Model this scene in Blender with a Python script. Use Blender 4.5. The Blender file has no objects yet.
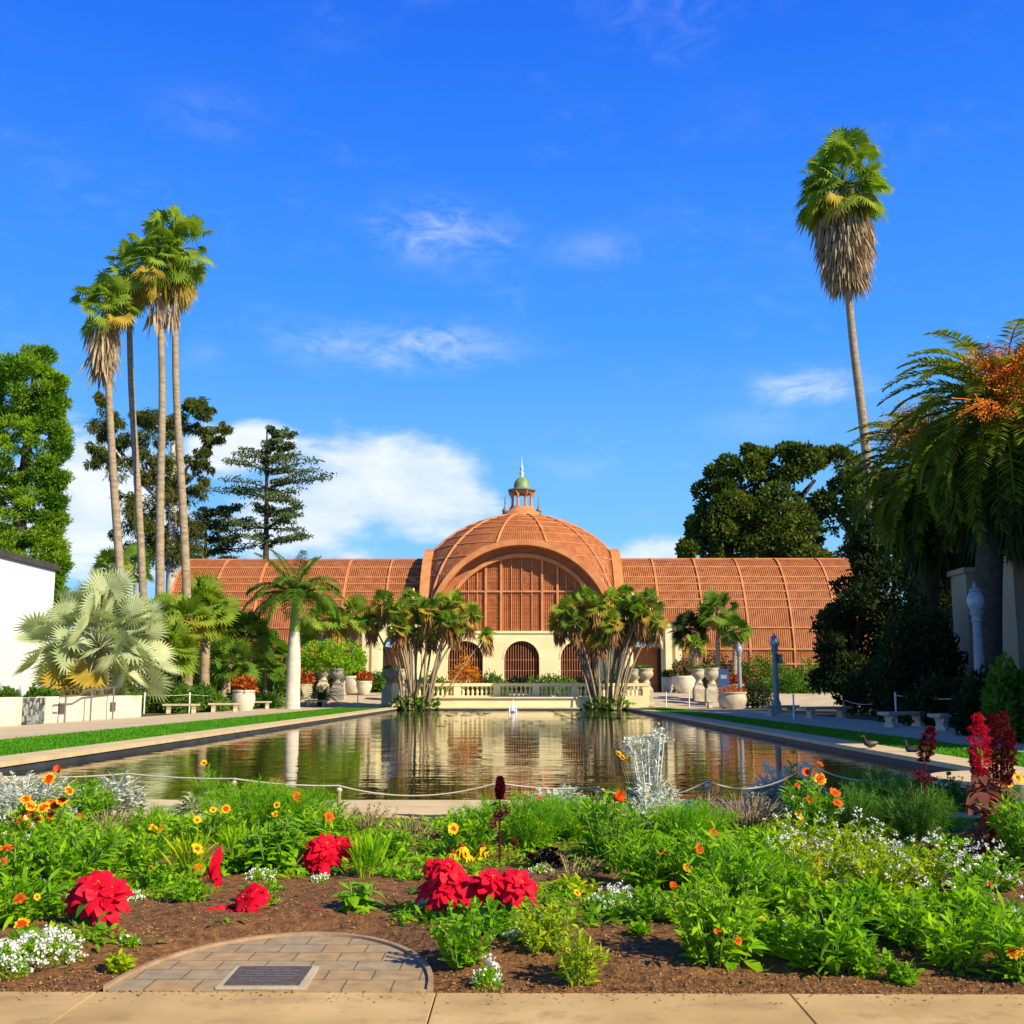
import bpy, math, random
import numpy as np
from mathutils import Vector, Matrix
PI = math.pi
R = math.radians
rnd = random.Random(7)
rng = np.random.default_rng(11)
scene = bpy.context.scene
C = scene.collection

# ------------------------------------------------------------------ camera
F = 1150.0
CAMZ = 1.15
VPX, VPY = 525.0, 690.0
pitch = math.atan((VPY - 512) / F)
yaw = math.atan((VPX - 512) / math.hypot(F, VPY - 512))
cam = bpy.data.cameras.new('camera')
cam.lens = F / 1024 * 36
cam.sensor_width = 36
cam.clip_start = 0.1
cam.clip_end = 6000
co = bpy.data.objects.new('camera', cam)
C.objects.link(co)
co.location = (0, 0, CAMZ)
co.rotation_euler = (PI / 2 + pitch, 0, yaw)
scene.camera = co
CM = co.rotation_euler.to_matrix()

def ray(px, py):
    return CM @ Vector(((px - 512) / F, -(py - 512) / F, -1))
def at(px, py, Y):
    d = ray(px, py); t = Y / d.y
    return Vector((d.x * t, Y, CAMZ + d.z * t))
def gp(px, py, z=0.0):
    d = ray(px, py); t = (z - CAMZ) / d.z
    return Vector((d.x * t, d.y * t, z))
def ax(px, Y, py=690):
    return at(px, py, Y).x
def az(py, Y, px=525):
    return at(px, py, Y).z

# ------------------------------------------------------------------ light
SUN_AZ = R(52)      # from -Y towards +X
SUN_EL = R(35)
to_sun = Vector((math.sin(SUN_AZ) * math.cos(SUN_EL), -math.cos(SUN_AZ) * math.cos(SUN_EL), math.sin(SUN_EL)))
sun = bpy.data.lights.new('sun', 'SUN')
sun.energy = 5.0
sun.angle = R(0.55)
sun.color = (1.0, 0.875, 0.60)
so = bpy.data.objects.new('sun', sun)
C.objects.link(so)
so.rotation_euler = to_sun.to_track_quat('Z', 'Y').to_euler()

world = bpy.data.worlds.new('World')
scene.world = world
world.use_nodes = True
WN, WL = world.node_tree.nodes, world.node_tree.links
WN.clear()
def wn(t, **k):
    n = WN.new(t)
    for a, b in k.items(): setattr(n, a, b)
    return n
def wmath(op, a, b=None, c=None):
    n = wn('ShaderNodeMath', operation=op)
    for i, v in enumerate((a, b, c)):
        if v is None: continue
        if isinstance(v, (int, float)): n.inputs[i].default_value = v
        else: WL.new(v, n.inputs[i])
    return n.outputs[0]
sky = wn('ShaderNodeTexSky', sky_type='NISHITA', sun_disc=False)
sky.sun_elevation = SUN_EL
sky.sun_rotation = math.atan2(to_sun.x, to_sun.y)
sky.air_density = 1.0; sky.dust_density = 0.15; sky.ozone_density = 2.6; sky.altitude = 30
hs = wn('ShaderNodeHueSaturation')
hs.inputs['Saturation'].default_value = 1.30
hs.inputs['Value'].default_value = 1.0
WL.new(sky.outputs[0], hs.inputs['Color'])
tc = wn('ShaderNodeTexCoord')
sep = wn('ShaderNodeSeparateXYZ'); WL.new(tc.outputs['Generated'], sep.inputs[0])
dx, dy, dz = sep.outputs
azm = wmath('ARCTAN2', dx, dy)          # 0 along +Y, + to the right
elv = wmath('ARCSINE', dz)
mp = wn('ShaderNodeMapping'); mp.inputs['Scale'].default_value = (1, 1, 2.2)
WL.new(tc.outputs['Generated'], mp.inputs['Vector'])
def wnoise(scale, detail, rough, dist=0.0):
    n = wn('ShaderNodeTexNoise')
    n.inputs['Scale'].default_value = scale; n.inputs['Detail'].default_value = detail
    n.inputs['Roughness'].default_value = rough; n.inputs['Distortion'].default_value = dist
    WL.new(mp.outputs[0], n.inputs['Vector']); return n.outputs[0]
n_big = wnoise(9.0, 9, 0.58, 0.2)
n_wisp = wnoise(14.0, 7, 0.62, 0.6)
def dirang(px, py):
    d = ray(px, py).normalized()
    return math.atan2(d.x, d.y), math.asin(d.z)
# (px, py, half width px, half height px, weight, kind)
CL = [(400, 488, 125, 64, 1.08, 0), (300, 515, 120, 62, 1.0, 0), (90, 495, 130, 80, 1.0, 0), (230, 450, 75, 45, .85, 0),
      (655, 556, 60, 26, 1.05, 0), (150, 560, 160, 40, .7, 0), (-150, 520, 160, 60, .9, 0), (1150, 540, 120, 50, .8, 0),
      (520, 520, 120, 45, .42, 0),
      (437, 232, 75, 36, .62, 1), (405, 345, 120, 26, .7, 1), (805, 387, 58, 18, .85, 1), (750, 422, 60, 22, .38, 1),
      (600, 250, 80, 26, .30, 1), (570, 470, 60, 20, .3, 1), (200, 110, 90, 30, .24, 1), (330, 40, 60, 25, .2, 1), (730, 110, 90, 40, .18, 1), (205, 355, 40, 20, .25, 1)]
dens = [None, None]
for px, py, hw, hh, w, k in CL:
    a0, e0 = dirang(px, py)
    u = wmath('DIVIDE', wmath('SUBTRACT', azm, a0), hw / F)
    v = wmath('DIVIDE', wmath('SUBTRACT', elv, e0), hh / F)
    g = wmath('EXPONENT', wmath('MULTIPLY', wmath('ADD', wmath('MULTIPLY', u, u), wmath('MULTIPLY', v, v)), -0.9))
    g = wmath('MULTIPLY', g, w)
    dens[k] = g if dens[k] is None else wmath('MAXIMUM', dens[k], g)
def mr(val, a, b, smooth=True):
    n = wn('ShaderNodeMapRange', interpolation_type='SMOOTHSTEP' if smooth else 'LINEAR')
    WL.new(val, n.inputs[0]); n.inputs[1].default_value = a; n.inputs[2].default_value = b
    return n.outputs[0]
c0 = mr(wmath('ADD', dens[0], wmath('MULTIPLY', wmath('SUBTRACT', n_big, 0.5), 1.5)), 0.42, 0.86)
n_thin = wnoise(22.0, 8, 0.66, 1.2)
haze_ = wmath('MULTIPLY', mr(n_big, .45, .8), mr(n_thin, .38, .75))
c1 = wmath('ADD', wmath('MULTIPLY', wmath('MULTIPLY', mr(dens[1], .05, .9), mr(wmath('ADD', wmath('MULTIPLY', n_wisp, .6), wmath('MULTIPLY', n_thin, .4)), .36, .66)), .62), wmath('MULTIPLY', haze_, .10))
cover = wmath('MINIMUM', wmath('ADD', wmath('MULTIPLY', c0, 0.9), c1), 1.0)
cover = wmath('MULTIPLY', cover, mr(elv, -0.02, 0.03))
ramp = wn('ShaderNodeValToRGB')
WL.new(wmath('DIVIDE', elv, R(45)), ramp.inputs[0])
el_ = ramp.color_ramp.elements
SKYC = [(0.0, (3.4, 6.8, 9.6)), (.17, (2.0, 5.6, 9.8)), (.38, (.62, 3.4, 10.0)), (.60, (.26, 2.1, 9.8)), (.74, (.16, 1.55, 9.0)), (.95, (.03, .30, 1.9)), (1.0, (.03, .28, 1.7))]
el_[0].position = 0; el_[1].position = 1
for p_, c_ in SKYC[1:-1]: el_.new(p_)
for e_, (p_, c_) in zip(el_, SKYC): e_.position = p_; e_.color = (*c_, 1)
skym = wn('ShaderNodeMix', data_type='RGBA'); skym.inputs[0].default_value = .85
WL.new(hs.outputs[0], skym.inputs[6]); WL.new(ramp.outputs[0], skym.inputs[7])
mixc = wn('ShaderNodeMix', data_type='RGBA')
WL.new(cover, mixc.inputs[0]); WL.new(skym.outputs[2], mixc.inputs[6])
ccol = wn('ShaderNodeMix', data_type='RGBA')
WL.new(mr(n_big, 0.35, 0.7), ccol.inputs[0])
ccol.inputs[6].default_value = (6.4, 7.6, 9.3, 1); ccol.inputs[7].default_value = (9.2, 9.5, 9.9, 1)
WL.new(ccol.outputs[2], mixc.inputs[7])
bg = wn('ShaderNodeBackground'); bg.inputs['Strength'].default_value = 0.085
WL.new(mixc.outputs[2], bg.inputs[0])
wo = wn('ShaderNodeOutputWorld'); WL.new(bg.outputs[0], wo.inputs[0])

scene.view_settings.view_transform = 'Standard'
scene.view_settings.look = 'None'
scene.view_settings.gamma = 1.0
scene.view_settings.use_curve_mapping = False
scene.view_settings.exposure = 0.40
scene.render.engine = 'CYCLES'
scene.cycles.max_bounces = 5
scene.cycles.diffuse_bounces = 2
scene.cycles.transparent_max_bounces = 4
scene.cycles.use_denoising = True

# ------------------------------------------------------------------ materials
def newmat(name):
    m = bpy.data.materials.new(name); m.use_nodes = True
    return m, m.node_tree.nodes, m.node_tree.links, m.node_tree.nodes['Principled BSDF']
def col(c): return (c[0], c[1], c[2], 1)
def noisecol(n, l, c1, c2, scale, detail=5, lo=.35, hi=.65, stretch=(1, 1, 1)):
    t = n.new('ShaderNodeTexCoord'); mpn = n.new('ShaderNodeMapping'); mpn.inputs['Scale'].default_value = stretch
    l.new(t.outputs['Object'], mpn.inputs[0])
    no = n.new('ShaderNodeTexNoise'); no.inputs['Scale'].default_value = scale; no.inputs['Detail'].default_value = detail
    l.new(mpn.outputs[0], no.inputs['Vector'])
    ra = n.new('ShaderNodeValToRGB'); ra.color_ramp.elements[0].position = lo; ra.color_ramp.elements[1].position = hi
    ra.color_ramp.elements[0].color = col(c1); ra.color_ramp.elements[1].color = col(c2)
    l.new(no.outputs[0], ra.inputs[0])
    return ra.outputs[0], no.outputs[0], mpn.outputs[0]
def mat(name, c1, c2=None, scale=4, rough=.7, bump=0., bscale=None, metal=0., stretch=(1, 1, 1), lo=.35, hi=.65, spec=None):
    m, n, l, p = newmat(name)
    c2 = c2 or tuple(x * .8 for x in c1)
    c, nf, vec = noisecol(n, l, c1, c2, scale, stretch=stretch, lo=lo, hi=hi)
    l.new(c, p.inputs['Base Color'])
    p.inputs['Roughness'].default_value = rough; p.inputs['Metallic'].default_value = metal
    if spec is not None: p.inputs['Specular IOR Level'].default_value = spec
    if bump:
        b = n.new('ShaderNodeBump'); b.inputs['Strength'].default_value = bump; b.inputs['Distance'].default_value = .02
        no = n.new('ShaderNodeTexNoise'); no.inputs['Scale'].default_value = bscale or scale * 6; no.inputs['Detail'].default_value = 6
        l.new(vec, no.inputs['Vector']); l.new(no.outputs[0], b.inputs['Height']); l.new(b.outputs[0], p.inputs['Normal'])
    return m
def leafmat(name, c1, c2, scale=3, trans=.35, rough=.55, lo=.35, hi=.65):
    m, n, l, p = newmat(name)
    c, nf, vec = noisecol(n, l, c1, c2, scale, detail=3, lo=lo, hi=hi)
    l.new(c, p.inputs['Base Color']); p.inputs['Roughness'].default_value = rough
    p.inputs['Specular IOR Level'].default_value = .12
    tr = n.new('ShaderNodeBsdfTranslucent')
    g = n.new('ShaderNodeMix'); g.data_type = 'RGBA'; g.blend_type = 'MULTIPLY'; g.inputs[0].default_value = 1
    l.new(c, g.inputs[6]); g.inputs[7].default_value = (1.35, 1.5, .4, 1) if c2[1] > c2[0] else (1.2, 1, .8, 1)
    l.new(g.outputs[2], tr.inputs[0])
    mx = n.new('ShaderNodeMixShader'); mx.inputs[0].default_value = trans
    l.new(p.outputs[0], mx.inputs[1]); l.new(tr.outputs[0], mx.inputs[2])
    l.new(mx.outputs[0], n['Material Output'].inputs['Surface'])
    return m
M = {}
M['soil'] = mat('soil', (.105, .043, .012), (.28, .125, .038), 22, .95, .9, 60)
M['mulch'] = mat('mulch', (.16, .065, .018), (.46, .24, .09), 30, .9)
M['earth'] = mat('earth', (.05, .045, .02), (.10, .085, .045), .6, .95, .5, 8)
M['paving'] = mat('paving', (.52, .41, .27), (.62, .50, .34), .9, .85, .25, 30)
M['concrete'] = mat('concrete', (.46, .30, .12), (.68, .47, .21), 2.6, .85, .10, 160, lo=.3, hi=.7)
M['coping'] = mat('coping', (.62, .47, .25), (.74, .58, .34), 2.5, .8, .3, 30)
M['poolwall'] = mat('poolwall', (.03, .035, .045), (.06, .065, .08), 1.5, .6)
M['poolfloor'] = mat('poolfloor', (.02, .02, .012), (.04, .035, .02), .4, .9)
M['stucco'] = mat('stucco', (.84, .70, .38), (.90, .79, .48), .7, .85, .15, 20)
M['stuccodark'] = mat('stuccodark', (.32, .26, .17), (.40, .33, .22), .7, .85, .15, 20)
M['white'] = mat('white', (.82, .83, .84), (.89, .89, .89), .8, .8, .1, 15)
M['capwall'] = mat('capwall', (.74, .66, .52), (.84, .77, .64), .9, .8, .1, 15)
M['roofedge'] = mat('roofedge', (.05, .045, .04), (.08, .07, .06), 2, .7)
M['stone'] = mat('stone', (.42, .36, .26), (.58, .50, .37), 3, .85, .35, 20)
M['greystone'] = mat('greystone', (.22, .20, .18), (.32, .29, .25), 3, .85, .35, 20)
M['glaze'] = mat('glaze', (.62, .57, .46), (.70, .65, .54), 3, .45)
M['lath'] = mat('lath', (.41, .118, .034), (.57, .19, .060), 1.3, .75, .2, 30)
M['rib'] = mat('rib', (.54, .198, .068), (.68, .275, .10), 1.2, .7)
M['innerlath'] = mat('innerlath', (.40, .14, .055), (.50, .19, .075), 1.0, .8)
M['dark'] = mat('dark', (.018, .012, .010), (.03, .02, .016), 1, .9)
M['copper'] = mat('copper', (.17, .27, .09), (.28, .38, .15), 1.2, .55)
M['copper2'] = mat('copper2', (.42, .66, .55), (.55, .75, .66), 1.2, .5)
M['lead'] = mat('lead', (.16, .15, .14), (.24, .22, .20), 2, .6)
M['iron'] = mat('iron', (.10, .10, .10), (.15, .15, .15), 4, .5)
M['postgrey'] = mat('postgrey', (.24, .26, .27), (.32, .34, .35), 5, .6)
M['rail'] = mat('rail', (.20, .18, .15), (.26, .23, .2), 6, .45, metal=.4)
M['rope'] = mat('rope', (.62, .56, .44), (.72, .66, .54), 60, .9, .4, 200)
M['wood'] = mat('wood', (.36, .25, .14), (.5, .37, .22), 20, .85, .3, 80, stretch=(1, 1, .2))
M['brass'] = mat('brass', (.09, .068, .055), (.16, .125, .10), 40, .65, .2, 200, metal=.2)
M['brasstext'] = mat('brasstext', (.30, .25, .18), (.36, .30, .22), 30, .45, metal=.5)
M['edging'] = mat('edging', (.34, .21, .12), (.46, .31, .19), 12, .8, .2, 60)
M['bark'] = mat('bark', (.24, .17, .11), (.40, .30, .20), 9, .9, .6, 26, stretch=(1, 1, .35))
M['palmtrunk'] = mat('palmtrunk', (.26, .19, .12), (.44, .33, .22), 2.2, .9, .5, 12, stretch=(1, 1, 3.5))
M['royaltrunk'] = mat('royaltrunk', (.62, .56, .47), (.76, .71, .62), 1.4, .8, .15, 8, stretch=(1, 1, 3))
M['shaft'] = mat('shaft', (.28, .40, .05), (.42, .50, .09), 1.5, .45)
M['darkbark'] = mat('darkbark', (.045, .032, .022), (.09, .062, .04), 5, .95, .5, 20)
M['whitebark'] = mat('whitebark', (.45, .38, .30), (.62, .54, .44), 2, .85)
M['skirt'] = leafmat('skirt', (.34, .24, .13), (.60, .48, .32), 2.2, .25, .9)
M['skirtbrown'] = leafmat('skirtbrown', (.22, .11, .045), (.46, .27, .13), 2.0, .25, .9)
M['fan'] = leafmat('fan', (.13, .22, .02), (.33, .43, .05), 1.2)
M['fandark'] = leafmat('fandark', (.07, .15, .018), (.19, .32, .035), 1.3)
M['fanyel'] = leafmat('fanyel', (.30, .26, .03), (.62, .42, .07), 1.3)
M['silverfan'] = leafmat('silverfan', (.38, .45, .25), (.60, .64, .40), .9, .22, .5)
M['date'] = leafmat('date', (.13, .20, .018), (.36, .40, .045), .9, .3)
M['fruit'] = mat('fruit', (.72, .17, .008), (.90, .30, .015), 6, .6)
M['fruitbrown'] = mat('fruitbrown', (.30, .15, .02), (.48, .27, .04), 5, .8)
M['royal'] = leafmat('royal', (.09, .18, .025), (.22, .36, .05), 1.1)
M['pine'] = leafmat('pine', (.08, .20, .012), (.27, .42, .02), .5, .25)
M['euc'] = leafmat('euc', (.05, .085, .014), (.15, .18, .03), .45, .25)
M['eucred'] = leafmat('eucred', (.06, .075, .014), (.19, .17, .03), .45, .25)
M['cedar'] = leafmat('cedar', (.055, .095, .035), (.16, .21, .07), .5, .2)
M['ficus'] = leafmat('ficus', (.045, .08, .012), (.155, .185, .025), .35, .25)
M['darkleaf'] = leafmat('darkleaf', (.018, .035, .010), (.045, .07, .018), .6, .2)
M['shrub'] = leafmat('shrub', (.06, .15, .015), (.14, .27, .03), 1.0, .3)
M['bright'] = leafmat('bright', (.20, .40, .012), (.36, .58, .03), 1.2, .35)
M['orangeleaf'] = leafmat('orangeleaf', (.55, .16, .01), (.80, .36, .02), 1.6, .35)
M['russet'] = leafmat('russet', (.42, .09, .02), (.62, .20, .04), 3.0, .3)
M['grass'] = leafmat('grass', (.06, .24, .008), (.13, .36, .015), 1.5, .3)
M['lawn'] = mat('lawn', (.06, .20, .012), (.12, .32, .022), 3, .95, .6, 40)
M['lf1'] = leafmat('lf1', (.20, .42, .006), (.42, .66, .016), 9, .4)
M['lf2'] = leafmat('lf2', (.13, .36, .006), (.33, .57, .015), 9, .4)
M['lf3'] = leafmat('lf3', (.30, .44, .008), (.58, .64, .02), 9, .4)
M['lf_shade'] = leafmat('lf_shade', (.05, .17, .02), (.14, .31, .04), 9, .35)  # leaf green darkened for plants in shade, shade put into the colour
M['fern'] = leafmat('fern', (.14, .40, .005), (.32, .60, .012), 6, .4)
M['dry'] = leafmat('dry', (.17, .13, .05), (.32, .27, .09), 8, .3)
M['purple'] = leafmat('purple', (.05, .015, .022), (.10, .03, .04), 8, .2)
M['silver'] = leafmat('silver', (.60, .64, .62), (.80, .82, .78), 12, .15, .8)
M['redbract'] = leafmat('redbract', (.66, .004, .028), (.88, .012, .045), 12, .25, .5)
M['poinleaf'] = leafmat('poinleaf', (.05, .17, .02), (.15, .32, .035), 9, .3)
M['amaranth'] = leafmat('amaranth', (.42, .005, .02), (.75, .015, .06), 20, .25, .7)
M['amleaf'] = leafmat('amleaf', (.20, .06, .05), (.36, .15, .10), 7, .3)
M['amdark'] = leafmat('amdark', (.10, .006, .015), (.20, .012, .03), 20, .2, .7)
M['petalw'] = leafmat('petalw', (.82, .82, .76), (.92, .92, .88), 20, .15, .7)
M['petalo'] = leafmat('petalo', (.80, .10, .008), (.90, .20, .01), 40, .2, .6)
M['petaly'] = leafmat('petaly', (.85, .48, .01), (.92, .62, .02), 40, .2, .6)
M['petalr'] = leafmat('petalr', (.70, .03, .008), (.82, .07, .01), 40, .2, .6)
M['disc'] = mat('disc', (.25, .02, .006), (.4, .05, .01), 80, .9)
M['stem'] = mat('stem', (.14, .24, .04), (.22, .32, .07), 20, .7)
M['globe'] = mat('globe', (.30, .34, .38), (.38, .42, .46), 3, .25)
M['blue'] = mat('blue', (.02, .07, .22), (.03, .10, .30), 3, .5)
M['blueglass'] = mat('blueglass', (.10, .30, .75), (.35, .60, .90), 1.6, .1)
M['conered'] = mat('conered', (.75, .12, .03), (.8, .16, .04), 5, .6)
M['duck'] = mat('duck', (.015, .013, .012), (.035, .03, .027), 25, .8)
M['foam'] = mat('foam', (.85, .88, .9), (.95, .96, .97), 10, .4)
M['lily'] = leafmat('lily', (.05, .10, .02), (.13, .14, .03), 2, .15)
def mosaic():
    m, n, l, p = newmat('mosaic')
    t = n.new('ShaderNodeTexCoord'); v = n.new('ShaderNodeTexVoronoi'); v.inputs['Scale'].default_value = 7
    l.new(t.outputs['Object'], v.inputs['Vector'])
    ra = n.new('ShaderNodeValToRGB'); e = ra.color_ramp.elements
    e[0].color = (.05, .06, .07, 1); e[1].color = (.42, .40, .36, 1); e[0].position = .2; e[1].position = .85
    x = e.new(.5); x.color = (.16, .22, .22, 1)
    s = n.new('ShaderNodeSeparateColor'); l.new(v.outputs['Color'], s.inputs[0]); l.new(s.outputs[0], ra.inputs[0])
    l.new(ra.outputs[0], p.inputs['Base Color']); p.inputs['Roughness'].default_value = .4
    b = n.new('ShaderNodeBump'); b.inputs['Strength'].default_value = .6; l.new(v.outputs['Distance'], b.inputs['Height']); l.new(b.outputs[0], p.inputs['Normal'])
    return m
M['mosaic'] = mosaic()
def water():
    m, n, l, p = newmat('water')
    p.inputs['Base Color'].default_value = (.030, .024, .006, 1)
    p.inputs['Roughness'].default_value = .015; p.inputs['IOR'].default_value = 1.33
    p.inputs['Specular IOR Level'].default_value = .5
    t = n.new('ShaderNodeTexCoord')
    def nz(sc, stretch, det):
        a = n.new('ShaderNodeMapping'); a.inputs['Scale'].default_value = stretch; l.new(t.outputs['Object'], a.inputs[0])
        o = n.new('ShaderNodeTexNoise'); o.inputs['Scale'].default_value = sc; o.inputs['Detail'].default_value = det
        o.inputs['Roughness'].default_value = .5
        l.new(a.outputs[0], o.inputs['Vector']); return o.outputs[0]
    s = n.new('ShaderNodeMath'); s.operation = 'ADD'
    l.new(nz(.62, (.6, 1.25, 1), 3), s.inputs[0])
    q = n.new('ShaderNodeMath'); q.operation = 'MULTIPLY'; q.inputs[1].default_value = .24
    l.new(nz(3.2, (.6, 1.5, 1), 2), q.inputs[0]); l.new(q.outputs[0], s.inputs[1])
    b = n.new('ShaderNodeBump'); b.inputs['Strength'].default_value = 1.0; b.inputs['Distance'].default_value = .013
    l.new(s.outputs[0], b.inputs['Height']); l.new(b.outputs[0], p.inputs['Normal'])
    return m
M['water'] = water()
def paver():
    m, n, l, p = newmat('paver')
    t = n.new('ShaderNodeTexCoord'); mpn = n.new('ShaderNodeMapping'); l.new(t.outputs['Object'], mpn.inputs[0])
    mpn.inputs['Scale'].default_value = (1, 1, 1)
    b = n.new('ShaderNodeTexBrick'); l.new(mpn.outputs[0], b.inputs['Vector'])
    b.inputs['Scale'].default_value = 1; b.inputs['Brick Width'].default_value = .19; b.inputs['Row Height'].default_value = .16
    b.inputs['Mortar Size'].default_value = .004; b.inputs['Bias'].default_value = 0
    b.inputs['Color1'].default_value = (.47, .32, .17, 1); b.inputs['Color2'].default_value = (.37, .31, .21, 1); b.inputs['Mortar'].default_value = (.20, .135, .08, 1)
    no = n.new('ShaderNodeTexNoise'); no.inputs['Scale'].default_value = 14; no.inputs['Detail'].default_value = 6; l.new(t.outputs['Object'], no.inputs['Vector'])
    mx = n.new('ShaderNodeMix'); mx.data_type = 'RGBA'; mx.blend_type = 'MULTIPLY'; mx.inputs[0].default_value = .7
    ra = n.new('ShaderNodeValToRGB'); ra.color_ramp.elements[0].color = (.62, .56, .48, 1); ra.color_ramp.elements[1].color = (1.15, 1.1, 1.0, 1)
    ra.color_ramp.elements[0].position = .3; ra.color_ramp.elements[1].position = .7
    l.new(no.outputs[0], ra.inputs[0]); l.new(b.outputs[0], mx.inputs[6]); l.new(ra.outputs[0], mx.inputs[7]); l.new(mx.outputs[2], p.inputs['Base Color'])
    p.inputs['Roughness'].default_value = .85
    bp = n.new('ShaderNodeBump'); bp.inputs['Strength'].default_value = .5; bp.inputs['Distance'].default_value = .006; bp.invert = True
    l.new(b.outputs['Fac'], bp.inputs['Height']); l.new(bp.outputs[0], p.inputs['Normal'])
    return m
M['paver'] = paver()
def concrete():
    m, n, l, p = newmat('weathered_concrete')
    c, nf, vec = noisecol(n, l, (.44, .285, .115), (.66, .46, .21), 2.2, detail=9, lo=.32, hi=.68)
    def layer(prev, scale, lo, hi, colr, fac):
        no = n.new('ShaderNodeTexNoise'); no.inputs['Scale'].default_value = scale; no.inputs['Detail'].default_value = 8; no.inputs['Roughness'].default_value = .7; l.new(vec, no.inputs['Vector'])
        ra = n.new('ShaderNodeValToRGB'); ra.color_ramp.elements[0].position = lo; ra.color_ramp.elements[1].position = hi
        ra.color_ramp.elements[0].color = (0, 0, 0, 1); ra.color_ramp.elements[1].color = (fac,) * 3 + (1,)
        l.new(no.outputs[0], ra.inputs[0]); mx = n.new('ShaderNodeMix'); mx.data_type = 'RGBA'
        l.new(ra.outputs[0], mx.inputs[0]); l.new(prev, mx.inputs[6]); mx.inputs[7].default_value = col(colr); return mx.outputs[2]
    c = layer(c, 5, .52, .70, (.30, .20, .10), .75); c = layer(c, 46, .66, .72, (.16, .10, .05), .7); c = layer(c, 120, .60, .70, (.75, .58, .32), .35)
    l.new(c, p.inputs['Base Color']); p.inputs['Roughness'].default_value = .9
    b = n.new('ShaderNodeBump'); b.inputs['Strength'].default_value = .25; b.inputs['Distance'].default_value = .004
    no = n.new('ShaderNodeTexNoise'); no.inputs['Scale'].default_value = 130; no.inputs['Detail'].default_value = 4; l.new(vec, no.inputs['Vector'])
    l.new(no.outputs[0], b.inputs['Height']); l.new(b.outputs[0], p.inputs['Normal'])
    return m
M['concrete'] = concrete()

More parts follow.
